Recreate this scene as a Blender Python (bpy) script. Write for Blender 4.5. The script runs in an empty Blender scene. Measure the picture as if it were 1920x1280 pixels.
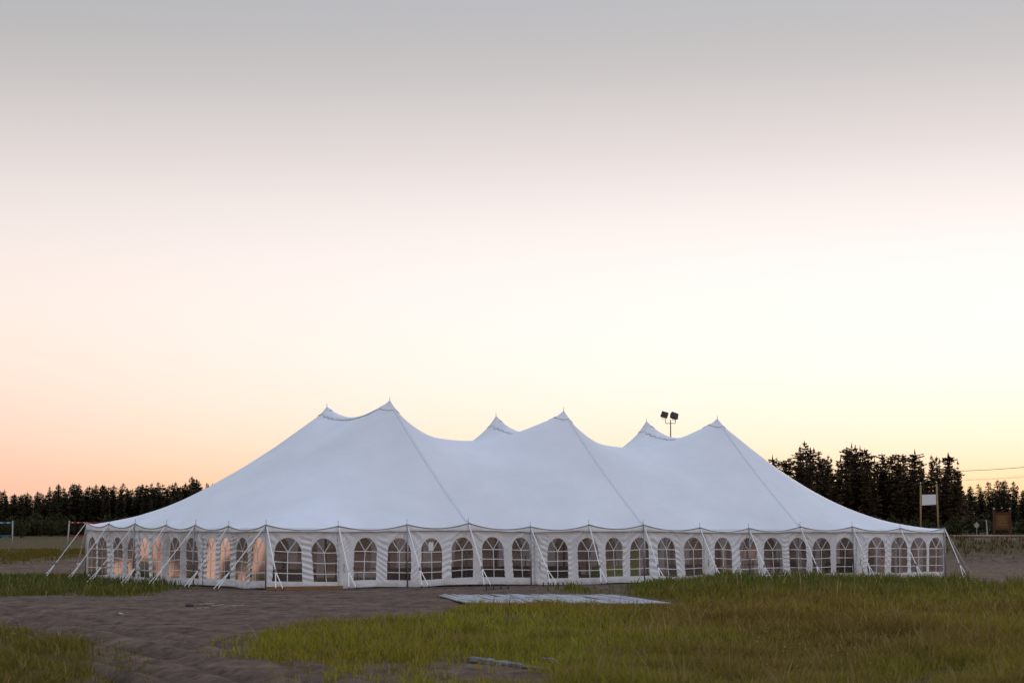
import bpy, math, random
import numpy as np
from mathutils import Vector, Matrix
random.seed(7); rng = np.random.default_rng(7)
S = bpy.context.scene
COL = S.collection
# ------------------------------------------------------------------ camera
F = 3733.333; PITCH = 0.0976; CAMH = 2.02           # 70 mm lens, 1920 px wide photograph
cd = bpy.data.cameras.new('camera'); cam = bpy.data.objects.new('camera', cd); COL.objects.link(cam)
cd.lens = 70; cd.sensor_width = 36; cd.clip_start = 0.5; cd.clip_end = 9000
cam.location = (0, 0, CAMH); cam.rotation_euler = (math.pi/2 + PITCH, 0, 0)
cd.dof.use_dof = True; cd.dof.focus_distance = 84; cd.dof.aperture_fstop = 3.0
S.camera = cam
# ------------------------------------------------------------------ sky
SUN_AZ = math.radians(14); SUN_EL = math.radians(1.0)   # sunset behind the tent, to the right
w = bpy.data.worlds.new('World'); S.world = w; w.use_nodes = True
nt = w.node_tree; N = nt.nodes; L = nt.links; bg = N['Background']
sky = N.new('ShaderNodeTexSky'); sky.sky_type = 'NISHITA'; sky.sun_disc = False
sky.sun_elevation = SUN_EL; sky.sun_rotation = SUN_AZ; sky.dust_density = 1.0
tc = N.new('ShaderNodeTexCoord'); sep = N.new('ShaderNodeSeparateXYZ'); L.new(tc.outputs['Generated'], sep.inputs[0])
def ramp(tree, stops, interp='EASE'):
    r = tree.nodes.new('ShaderNodeValToRGB'); cr = r.color_ramp; cr.interpolation = interp
    while len(cr.elements) < len(stops): cr.elements.new(0.5)
    for e, (p, c) in zip(cr.elements, stops):
        e.position = p; e.color = (*c, 1)
    return r
sq = N.new('ShaderNodeMath'); sq.operation = 'POWER'; sq.use_clamp = True; sq.inputs[1].default_value = 0.5
L.new(sep.outputs['Z'], sq.inputs[0])                   # sqrt(sin elevation): more room near the horizon
def P(deg): return math.sqrt(math.sin(math.radians(deg)))
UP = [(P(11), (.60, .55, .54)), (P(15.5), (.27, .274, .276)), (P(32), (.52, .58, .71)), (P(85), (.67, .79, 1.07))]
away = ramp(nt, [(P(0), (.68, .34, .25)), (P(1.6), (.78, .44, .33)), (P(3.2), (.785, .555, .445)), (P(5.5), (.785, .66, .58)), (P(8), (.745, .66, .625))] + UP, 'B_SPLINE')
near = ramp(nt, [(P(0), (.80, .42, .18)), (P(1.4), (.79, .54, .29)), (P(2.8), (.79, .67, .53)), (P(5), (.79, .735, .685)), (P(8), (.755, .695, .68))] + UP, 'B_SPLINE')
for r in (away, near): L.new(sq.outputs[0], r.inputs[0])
dp = N.new('ShaderNodeVectorMath'); dp.operation = 'DOT_PRODUCT'; dp.inputs[1].default_value = (math.sin(SUN_AZ), math.cos(SUN_AZ), 0)
L.new(tc.outputs['Generated'], dp.inputs[0])
mr = N.new('ShaderNodeMapRange'); mr.interpolation_type = 'SMOOTHSTEP'; mr.inputs[1].default_value = math.cos(math.radians(33)); mr.inputs[2].default_value = math.cos(math.radians(4)); L.new(dp.outputs['Value'], mr.inputs[0])
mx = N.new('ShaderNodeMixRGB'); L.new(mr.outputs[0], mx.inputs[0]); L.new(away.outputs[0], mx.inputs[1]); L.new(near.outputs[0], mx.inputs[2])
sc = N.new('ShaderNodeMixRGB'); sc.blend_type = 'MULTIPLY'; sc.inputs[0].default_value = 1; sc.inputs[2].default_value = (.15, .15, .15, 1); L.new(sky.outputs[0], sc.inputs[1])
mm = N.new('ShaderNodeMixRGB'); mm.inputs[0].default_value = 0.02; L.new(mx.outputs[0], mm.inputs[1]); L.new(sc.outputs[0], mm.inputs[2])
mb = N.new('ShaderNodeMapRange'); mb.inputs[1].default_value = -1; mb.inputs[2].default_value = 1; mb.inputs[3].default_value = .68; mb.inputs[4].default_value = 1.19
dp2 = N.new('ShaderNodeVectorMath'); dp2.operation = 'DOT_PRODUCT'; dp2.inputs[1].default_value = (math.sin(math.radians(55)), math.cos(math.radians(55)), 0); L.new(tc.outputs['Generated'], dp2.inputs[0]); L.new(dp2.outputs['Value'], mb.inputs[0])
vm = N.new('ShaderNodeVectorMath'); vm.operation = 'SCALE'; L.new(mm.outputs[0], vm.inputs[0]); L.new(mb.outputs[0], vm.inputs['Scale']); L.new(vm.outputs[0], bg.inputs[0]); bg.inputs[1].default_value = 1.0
sd = bpy.data.lights.new('sun', 'SUN'); sun = bpy.data.objects.new('sun', sd); COL.objects.link(sun)
sd.energy = 0.5; sd.angle = math.radians(12); sd.color = (1, .62, .36)
sun.rotation_euler = (math.radians(90) - math.radians(2.5), 0, math.pi - SUN_AZ); sun.location = (20, 60, 40)
S.view_settings.view_transform = 'Standard'; S.view_settings.look = 'None'; S.view_settings.exposure = 0.36; S.view_settings.gamma = 1
# ------------------------------------------------------------------ helpers
cp, sp = math.cos(PITCH), math.sin(PITCH)
def ray(px, py):
    a = (px-960)/F; b = (640-py)/F
    return np.array([a, cp - b*sp, sp + b*cp])
def at_depth(px, py, y):
    r = ray(px, py); t = y/r[1]; return np.array([0, 0, CAMH]) + r*t
def on_z(px, py, z=0.0):
    r = ray(px, py); t = (z-CAMH)/r[2]; return np.array([0, 0, CAMH]) + r*t
def ss(a, b, x):
    t = np.clip((np.asarray(x, float)-a)/(b-a), 0, 1); return t*t*(3-2*t)
def vn(x, y, seed=0):
    x = np.asarray(x, float); y = np.asarray(y, float); x, y = np.broadcast_arrays(x, y)
    xi = np.floor(x).astype(np.int64); yi = np.floor(y).astype(np.int64); fx = x-xi; fy = y-yi
    fx = fx*fx*(3-2*fx); fy = fy*fy*(3-2*fy)
    def h(a, b):
        n = (a*374761393 + b*668265263 + seed*974711) & 0xffffffff
        n = ((n ^ (n >> 13))*1274126177) & 0xffffffff
        return ((n ^ (n >> 16)) & 0xffff)/65535.0
    return (h(xi, yi)*(1-fx)+h(xi+1, yi)*fx)*(1-fy)+(h(xi, yi+1)*(1-fx)+h(xi+1, yi+1)*fx)*fy*1.0
def sn(x, y, seed=0): return vn(x, y, seed)*2-1
def fbm(x, y, seed=0, o=4):
    v = 0; a = .5
    for i in range(o): v = v + a*sn(np.asarray(x)*2**i, np.asarray(y)*2**i, seed+i*17); a *= .5
    return v
def mesh(name, v, f, smooth=False):
    m = bpy.data.meshes.new(name); m.from_pydata([tuple(map(float, p)) for p in v], [], [tuple(map(int, q)) for q in f]); m.update()
    if smooth: m.polygons.foreach_set('use_smooth', [True]*len(m.polygons))
    return m
def npmesh(name, v, quads=None, tris=None, smooth=False):
    m = bpy.data.meshes.new(name); v = np.asarray(v, np.float32); m.vertices.add(len(v)); m.vertices.foreach_set('co', v.ravel())
    idx = []; st = []; n = 0
    for arr, k in ((quads, 4), (tris, 3)):
        if arr is not None and len(arr):
            arr = np.asarray(arr, np.int32); idx.append(arr.ravel()); st.append(n + np.arange(len(arr))*k); n += arr.size
    idx = np.concatenate(idx); st = np.concatenate(st)
    m.loops.add(len(idx)); m.loops.foreach_set('vertex_index', idx); m.polygons.add(len(st)); m.polygons.foreach_set('loop_start', st.astype(np.int32))
    m.update(calc_edges=True); m.validate()
    if smooth: m.polygons.foreach_set('use_smooth', np.ones(len(m.polygons), bool))
    return m
def obj(name, m, mat=None, parent=None, loc=None, rot=None):
    o = bpy.data.objects.new(name, m); COL.objects.link(o)
    if mat is not None and m is not None and not m.materials: m.materials.append(mat)
    if parent: o.parent = parent
    if loc is not None: o.location = tuple(map(float, loc))
    if rot is not None: o.rotation_euler = rot
    return o
def tag(o, label=None, cat=None, group=None, kind=None):
    if label: o['label'] = label
    if cat: o['category'] = cat
    if group: o['group'] = group
    if kind: o['kind'] = kind
    return o
def empty(name, loc=(0, 0, 0), rz=0):
    o = bpy.data.objects.new(name, None); COL.objects.link(o); o.location = tuple(map(float, loc)); o.rotation_euler = (0, 0, rz); o.empty_display_size = .3
    return o
class MB:
    """collects simple shapes into one mesh"""
    def __init__(s): s.v = []; s.f = []
    def add(s, v, f):
        n = len(s.v); s.v += [tuple(map(float, p)) for p in v]; s.f += [tuple(i+n for i in q) for q in f]; return s
    def box(s, x0, x1, y0, y1, z0, z1, b=0.0):
        v = [(x, y, z) for z in (z0, z1) for y in (y0, y1) for x in (x0, x1)]
        return s.add(v, [(0, 2, 3, 1), (4, 5, 7, 6), (0, 1, 5, 4), (2, 6, 7, 3), (0, 4, 6, 2), (1, 3, 7, 5)])
    def tube(s, pts, r, n=8, cap=True):
        pts = [Vector(p) for p in pts]; rs = r if isinstance(r, (list, tuple)) else [r]*len(pts); vs = []; fs = []
        for i, p in enumerate(pts):
            d = (pts[min(i+1, len(pts)-1)] - pts[max(i-1, 0)]).normalized()
            a = d.cross(Vector((0, 0, 1)) if abs(d.z) < .9 else Vector((1, 0, 0))).normalized(); b = d.cross(a)
            for k in range(n):
                t = 2*math.pi*k/n; vs.append(p + (a*math.cos(t)+b*math.sin(t))*rs[i])
        for i in range(len(pts)-1):
            for k in range(n): fs.append((i*n+k, i*n+(k+1) % n, (i+1)*n+(k+1) % n, (i+1)*n+k))
        if cap: fs.append(tuple(range(n))[::-1]); fs.append(tuple(range((len(pts)-1)*n, len(pts)*n)))
        return s.add(vs, fs)
    def bar(s, p, q, wdt, th, side=None):
        p = Vector(p); q = Vector(q); d = (q-p).normalized()
        a = Vector(side) if side is not None else d.cross(Vector((0, 0, 1)))
        a = (a - d*a.dot(d)).normalized(); b = d.cross(a)
        v = [e + a*i*wdt/2 + b*j*th/2 for e in (p, q) for i, j in ((-1, -1), (1, -1), (1, 1), (-1, 1))]
        return s.add(v, [(0, 1, 2, 3), (7, 6, 5, 4), (0, 4, 5, 1), (1, 5, 6, 2), (2, 6, 7, 3), (3, 7, 4, 0)])
    def ball(s, c, r, n=10, k=6, sx=1, sy=1, sz=1):
        v = [(c[0], c[1], c[2]+r*sz)]
        for i in range(1, k):
            for j in range(n):
                a = math.pi*i/k; b = 2*math.pi*j/n; v.append((c[0]+r*sx*math.sin(a)*math.cos(b), c[1]+r*sy*math.sin(a)*math.sin(b), c[2]+r*sz*math.cos(a)))
        v.append((c[0], c[1], c[2]-r*sz)); f = []
        for j in range(n): f.append((0, 1+j, 1+(j+1) % n)); f.append((len(v)-1, 1+(k-2)*n+(j+1) % n, 1+(k-2)*n+j))
        for i in range(k-2):
            for j in range(n): f.append((1+i*n+j, 1+(i+1)*n+j, 1+(i+1)*n+(j+1) % n, 1+i*n+(j+1) % n))
        return s.add(v, f)
    def build(s, name, mat, parent=None, smooth=False, loc=None, rot=None): return obj(name, mesh(name, s.v, s.f, smooth), mat, parent, loc, rot)
def grid_faces(nx, ny, off=0): return [(off+i*ny+j, off+(i+1)*ny+j, off+(i+1)*ny+j+1, off+i*ny+j+1) for i in range(nx-1) for j in range(ny-1)]
# ------------------------------------------------------------------ materials
def material(name, col, rough=.7, noise=0.0, scale=4.0, metal=0.0, bump=0.0, bscale=None, col2=None, translucent=0.0, coord='Object', spec=.3, attr=None, stretch=(1, 1, 1)):
    m = bpy.data.materials.new(name); m.use_nodes = True; t = m.node_tree; b = t.nodes['Principled BSDF']
    b.inputs['Base Color'].default_value = (*col, 1); b.inputs['Roughness'].default_value = rough; b.inputs['Metallic'].default_value = metal; b.inputs['Specular IOR Level'].default_value = spec
    co = t.nodes.new('ShaderNodeTexCoord'); mp = t.nodes.new('ShaderNodeMapping'); mp.inputs['Scale'].default_value = stretch; t.links.new(co.outputs[coord], mp.inputs[0])
    if col2 is not None or noise:
        n = t.nodes.new('ShaderNodeTexNoise'); n.inputs['Scale'].default_value = scale; n.inputs['Detail'].default_value = 6; n.inputs['Roughness'].default_value = .65; t.links.new(mp.outputs[0], n.inputs['Vector'])
        c2 = col2 if col2 is not None else tuple(c*(1-noise) for c in col)
        r = ramp(t, [(.32, col), (.68, c2)], 'LINEAR'); t.links.new(n.outputs['Fac'], r.inputs[0]); t.links.new(r.outputs[0], b.inputs['Base Color']); src = r.outputs[0]
    else: src = None
    if attr:
        a = t.nodes.new('ShaderNodeAttribute'); a.attribute_name = attr; t.links.new(a.outputs['Color'], b.inputs['Base Color']); src = a.outputs['Color']
    if bump:
        n2 = t.nodes.new('ShaderNodeTexNoise'); n2.inputs['Scale'].default_value = bscale or scale*3; n2.inputs['Detail'].default_value = 5; t.links.new(mp.outputs[0], n2.inputs['Vector'])
        bp = t.nodes.new('ShaderNodeBump'); bp.inputs['Strength'].default_value = bump; bp.inputs['Distance'].default_value = .02; t.links.new(n2.outputs['Fac'], bp.inputs['Height']); t.links.new(bp.outputs[0], b.inputs['Normal'])
    if translucent:
        tr = t.nodes.new('ShaderNodeBsdfTranslucent'); tr.inputs[0].default_value = (*col, 1)
        if src: t.links.new(src, tr.inputs[0])
        ms = t.nodes.new('ShaderNodeMixShader'); ms.inputs[0].default_value = translucent; out = t.nodes['Material Output']
        t.links.new(b.outputs[0], ms.inputs[1]); t.links.new(tr.outputs[0], ms.inputs[2]); t.links.new(ms.outputs[0], out.inputs[0])
    return m
M = {}
M['canopy'] = material('canopy_vinyl', (.87, .88, .90), .55, noise=.10, scale=.35, translucent=.18, bump=.05, bscale=3)
M['wall'] = material('sidewall_vinyl', (.90, .90, .90), .5, noise=.07, scale=2.2, translucent=.15, bump=.12, bscale=9)
def soil_hem(m):
    """splashed soil on the lowest hand's breadth of the sidewalls"""
    t = m.node_tree; b = t.nodes['Principled BSDF']; src = b.inputs['Base Color'].links[0].from_socket
    co = t.nodes.new('ShaderNodeTexCoord'); sx = t.nodes.new('ShaderNodeSeparateXYZ'); t.links.new(co.outputs['Object'], sx.inputs[0])
    n = t.nodes.new('ShaderNodeTexNoise'); n.inputs['Scale'].default_value = 2.3; n.inputs['Detail'].default_value = 6; t.links.new(co.outputs['Object'], n.inputs['Vector'])
    a = t.nodes.new('ShaderNodeMath'); a.operation = 'MULTIPLY_ADD'; a.inputs[1].default_value = .5; t.links.new(n.outputs['Fac'], a.inputs[0]); a.inputs[2].default_value = -.10
    d = t.nodes.new('ShaderNodeMath'); d.operation = 'SUBTRACT'; t.links.new(a.outputs[0], d.inputs[0]); t.links.new(sx.outputs['Z'], d.inputs[1])
    r = t.nodes.new('ShaderNodeMapRange'); r.inputs[1].default_value = -.06; r.inputs[2].default_value = .16; r.inputs[4].default_value = .55; t.links.new(d.outputs[0], r.inputs[0])
    mx_ = t.nodes.new('ShaderNodeMixRGB'); t.links.new(r.outputs[0], mx_.inputs[0]); t.links.new(src, mx_.inputs[1]); mx_.inputs[2].default_value = (.30, .24, .20, 1); t.links.new(mx_.outputs[0], b.inputs['Base Color'])
soil_hem(M['wall'])
M['hem'] = material('seam_webbing', (.66, .69, .73), .7, noise=.1, scale=6)
M['rope'] = material('grey_rope', (.30, .31, .33), .8, noise=.3, scale=20)
M['bars'] = material('white_window_bars', (.80, .79, .78), .5)
M['strap'] = material('white_strap', (.86, .84, .80), .7, noise=.1, scale=15)
M['metal'] = material('galvanised_steel', (.42, .43, .44), .45, metal=.7, noise=.2, scale=8)
M['dark'] = material('dark_steel', (.03, .03, .032), .5, metal=.3)
M['wood'] = material('mast_wood', (.30, .20, .11), .7, noise=.4, scale=4, stretch=(1, 1, .1))
M['greywood'] = material('weathered_board', (.42, .41, .41), .85, col2=(.22, .21, .205), scale=9, bump=.5, bscale=30, stretch=(1, .08, 1))
M['drift'] = material('driftwood', (.27, .25, .24), .9, col2=(.07, .06, .055), scale=12, bump=.8, bscale=25, stretch=(.15, 1, 1))
M['plank'] = material('raw_plank', (.34, .17, .07), .8, noise=.4, scale=5, stretch=(.1, 1, 1))
M['post'] = material('pale_post_wood', (.36, .25, .12), .8, noise=.35, scale=5, stretch=(1, 1, .1))
M['signwood'] = material('stained_sign_wood', (.115, .045, .016), .7, noise=.4, scale=4, stretch=(1, 1, .15))
M['signpanel'] = material('sign_panel_wood', (.16, .07, .022), .7, noise=.3, scale=4)
M['yellow'] = material('carved_yellow_paint', (.36, .21, .05), .7)
M['whiteboard'] = material('white_board', (.80, .80, .80), .6, noise=.05, scale=2)
M['bark'] = material('spruce_bark', (.06, .045, .035), .9, noise=.4, scale=10)
M['needle'] = material('spruce_needles', (.062, .051, .023), .85, col2=(.036, .034, .015), scale=1.3, spec=.1)
M['needle2'] = material('black_spruce_needles', (.10, .060, .026), .85, col2=(.055, .038, .017), scale=1.5, spec=.1)
M['leaf'] = material('alder_leaves', (.055, .052, .018), .8, col2=(.030, .034, .012), scale=2, spec=.1)
M['blue'] = material('blue_tape', (.04, .22, .42), .6)
M['red'] = material('red_tape', (.42, .03, .035), .6)
M['netblue'] = material('net_cord', (.02, .02, .025), .8)
M['aluminium'] = material('aluminium_post', (.40, .38, .37), .5, metal=.4, noise=.15, scale=3)
M['table'] = material('table_top', (.20, .13, .085), .6, noise=.25, scale=3)
M['black'] = material('black_cloth', (.012, .012, .014), .8)
M['lime'] = material('lime_cloth', (.42, .62, .06), .7, noise=.15, scale=3)
M['plastic'] = material('white_plastic', (.75, .75, .75), .5)
M['paper'] = material('white_paper', (.82, .82, .80), .8)
M['lampglass'] = material('lamp_glass', (.05, .05, .05), .15)
M['log'] = material('barrier_log', (.34, .25, .18), .85, noise=.4, scale=3, stretch=(.2, 1, 1))
M['gravel'] = material('road_gravel', (.20, .16, .14), .9, noise=.3, scale=1.5)
M['grass'] = material('grass_blades', (.08, .09, .02), .7, translucent=.3, attr='tint', spec=.15)
M['straw'] = material('straw', (.30, .20, .085), .9)
M['stick'] = material('bleached_stick', (.46, .40, .36), .85, noise=.3, scale=9)
def vinyl():
    m = bpy.data.materials.new('clear_vinyl'); m.use_nodes = True; t = m.node_tree; t.nodes.remove(t.nodes['Principled BSDF']); out = t.nodes['Material Output']
    tr = t.nodes.new('ShaderNodeBsdfTransparent'); tr.inputs[0].default_value = (.66, .59, .565, 1)
    gl = t.nodes.new('ShaderNodeBsdfGlossy'); gl.inputs['Roughness'].default_value = .11; gl.inputs[0].default_value = (.60, .585, .58, 1)
    df = t.nodes.new('ShaderNodeBsdfDiffuse'); df.inputs[0].default_value = (.55, .47, .43, 1)
    fr = t.nodes.new('ShaderNodeFresnel'); fr.inputs[0].default_value = 1.38
    co = t.nodes.new('ShaderNodeTexCoord'); n = t.nodes.new('ShaderNodeTexNoise'); n.inputs['Scale'].default_value = 1.2; n.inputs['Detail'].default_value = 1; t.links.new(co.outputs['Object'], n.inputs['Vector'])
    bp = t.nodes.new('ShaderNodeBump'); bp.inputs['Strength'].default_value = .10; bp.inputs['Distance'].default_value = .05; t.links.new(n.outputs['Fac'], bp.inputs['Height'])
    for x in (gl, fr): t.links.new(bp.outputs[0], x.inputs['Normal'])
    a = t.nodes.new('ShaderNodeMixShader'); a.inputs[0].default_value = .09; t.links.new(tr.outputs[0], a.inputs[1]); t.links.new(df.outputs[0], a.inputs[2])
    b = t.nodes.new('ShaderNodeMixShader'); t.links.new(fr.outputs[0], b.inputs[0]); t.links.new(a.outputs[0], b.inputs[1]); t.links.new(gl.outputs[0], b.inputs[2]); t.links.new(b.outputs[0], out.inputs[0])
    return m
M['vinyl'] = vinyl()
# ------------------------------------------------------------------ terrain
def ruts(x, y):
    """wheel tracks that come up from the foreground and swing away to the left"""
    z = np.zeros_like(x)
    for k, (o, dep, wd) in enumerate([(-1.9, .075, .20), (-.35, .075, .22), (.9, .05, .2), (2.3, .055, .22), (-3.3, .05, .25), (3.5, .04, .2), (-4.9, .04, .2), (-2.6, .035, .15), (1.6, .035, .15)]):
        yy = np.clip((y-26)/34, 0, 1.6)
        xc = -3.3 + o*(.55+.8*yy) - 17*yy**1.25 + .5*sn(y*.11, 0*y+k*3.1, 40+k)
        q = (x-xc)/(wd*(1+.6*yy)); fade = ss(80, 55, y)
        z += fade*(-dep*np.exp(-q*q) + .6*dep*np.exp(-(np.abs(q)-1.9)**2))
    return z
def terrain(x, y):
    x = np.asarray(x, float); y = np.asarray(y, float)
    lf = .65*ss(105, 150, y) + 1.45*ss(150, 300, y) + 1.3*ss(296, 325, y)
    rt = 1.95*ss(150, 171, y + 2.0*sn(x*.08, y*.0, 5)) + 1.3*ss(196, 222, y)
    k = ss(-6, 14, x)
    z = lf*(1-k) + rt*k
    near = ss(130, 70, y)
    z = z + .10*fbm(x*.12, y*.10, 3, 3)*ss(24, 40, y)*(.3+.7*near) + (.020*fbm(x*.8, y*.6, 9, 3) + .036*np.abs(fbm(x*2.6+.5*y, y*1.9, 19, 4))**.9*(.35+1.0*vn(x*.3, y*.2, 20)))*near + ruts(x, y)
    u = .8314*(x+9.42)+.5556*(y-76.6); v = -.5556*(x+9.42)+.8314*(y-76.6)     # level pad under the tent
    dd = np.maximum(np.maximum(-u, u-36.6), np.maximum(-v, v-18.3))
    return z*(.12+.88*ss(0, 3.5, dd))
def on_ground(px, py):
    z = 0.0
    for _ in range(6):
        p = on_z(px, py, z); z = float(terrain(p[0], p[1]))
    p[2] = z; return p
def inpoly(x, y, poly):
    ins = np.zeros(x.shape, bool); n = len(poly)
    for i in range(n):
        x1, y1 = poly[i]; x2, y2 = poly[(i+1) % n]
        c = ((y1 > y) != (y2 > y)) & (x < (x2-x1)*(y-y1)/(y2-y1+1e-12)+x1); ins ^= c
    return ins
def to_px(x, y, z=0.0):
    dz = z-CAMH; yc = y*cp+dz*sp; zc = -y*sp+dz*cp
    return 960+F*x/yc, 640-F*zc/yc
PATCH = {   # outlines of the grass on the ground, read off the photograph
 'main': [(470, 1228), (520, 1200), (590, 1182), (660, 1172), (760, 1176), (835, 1166), (850, 1146), (960, 1140), (1100, 1142), (1290, 1138), (1262, 1130), (1190, 1118), (1185, 1103), (1240, 1096), (1320, 1089), (1450, 1086), (1780, 1091), (1800, 1096), (1990, 1098), (2150, 1300), (2150, 1420), (1060, 1420), (1030, 1285), (1048, 1268), (960, 1255), (880, 1250), (820, 1242), (690, 1248), (600, 1240), (530, 1238)],
 'left': [(-160, 1082), (60, 1078), (160, 1080), (250, 1082), (330, 1091), (350, 1100), (300, 1112), (215, 1120), (120, 1116), (30, 1116), (-160, 1120)],
 'corner': [(-300, 1180), (0, 1178), (70, 1184), (130, 1200), (165, 1225), (180, 1255), (150, 1300), (80, 1420), (-400, 1420)],
 'tuft': [(1048, 1108), (1072, 1105), (1112, 1106), (1108, 1111), (1060, 1112)],
 'far': [(-80, 1058), (10, 1056), (60, 1048), (170, 1044), (190, 1052), (120, 1062), (20, 1066)],
}
BARE = [[(845, 1238), (900, 1233), (1050, 1254), (1052, 1268), (1000, 1276), (900, 1290), (820, 1300), (800, 1250)]]
def veg1(x, y):
    px, py = to_px(x, np.maximum(y, 5.0)); jx = px + 30*fbm(x*.9, y*.5, 61, 3); jy = py + 8*fbm(x*.7, y*.35, 71, 3)
    g = np.zeros(x.shape, bool)
    for k, p in PATCH.items(): g |= inpoly(jx, jy, p)
    g = np.where(inpoly(px, py, [(640, 1238), (800, 1240), (1060, 1262), (1060, 1300), (1000, 1420), (700, 1420), (600, 1290)]) & (fbm(x*2.1, y*1.2, 64, 3) > .08), 1, g).astype(bool)
    for p in BARE: g &= ~inpoly(px + 10*fbm(x*2, y*2, 63, 2), py, p)
    g |= (y > 158) & (x < 5) | (y > 180.5) & (x > 5) | (y > 149+4*sn(x*.3, 0*y, 67)) & (x > 15) & (y < 171) & (fbm(x*.22, y*.16, 66, 4) > -.06)
    return (g & (y > 15)).astype(float)
def veg(x, y):
    """0..1, soft towards the edges of the patches"""
    g = veg1(x, y)*.2
    for dx, dy in ((.5, .3), (-.5, -.4), (.25, -1.3), (-.3, 1.3), (1.0, -.1), (-1.0, .2), (.1, .7), (0, -.7)): g = g + .1*veg1(x+dx, y+dy*np.maximum(1, y/45))
    return g
def axis(fine, far): return np.array(sorted(set(np.round(fine, 4)) | set(far)))
xs = axis(np.arange(-17, 21, .16), [-3000, -1500, -700, -350, -200, -140, -100, -80, -65, -55, -47, -40, -35, -31, -28, -25.5, -23.5, -22, -20.5, -19.2, -18] + [22, 23.2, 24.6, 26, 28, 30, 32.5, 35, 38, 42, 47, 53, 60, 70, 85, 110, 150, 220, 400, 800, 1600, 3000])
ys = axis(np.concatenate([np.arange(22, 48, .13), np.arange(48, 80, .22), np.arange(80, 130, 1.0), np.arange(130, 182, 2.0)]), [-300, -100, -30, 0, 8, 14, 18, 20, 190, 200, 215, 235, 260, 290, 330, 400, 550, 800, 1300, 2500, 6000])
X, Y = np.meshgrid(xs, ys, indexing='ij'); Z = terrain(X, Y); G = veg(X, Y)
Z = Z + np.where((Y < 60), .05*G, 0)
nx, ny = X.shape; I = np.arange(nx*ny).reshape(nx, ny)
q = np.stack([I[:-1, :-1], I[1:, :-1], I[1:, 1:], I[:-1, 1:]], -1).reshape(-1, 4)
gm = npmesh('ground', np.stack([X, Y, Z], -1).reshape(-1, 3), quads=q, smooth=True)
ca = gm.color_attributes.new('veg', 'FLOAT_COLOR', 'POINT'); c4 = np.ones((nx*ny, 4), np.float32); c4[:, 0] = np.clip(G.ravel(), 0, 1); c4[:, 1] = np.clip(-ruts(X, Y).ravel()*14, 0, 1); ca.data.foreach_set('color', c4.ravel())
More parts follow.
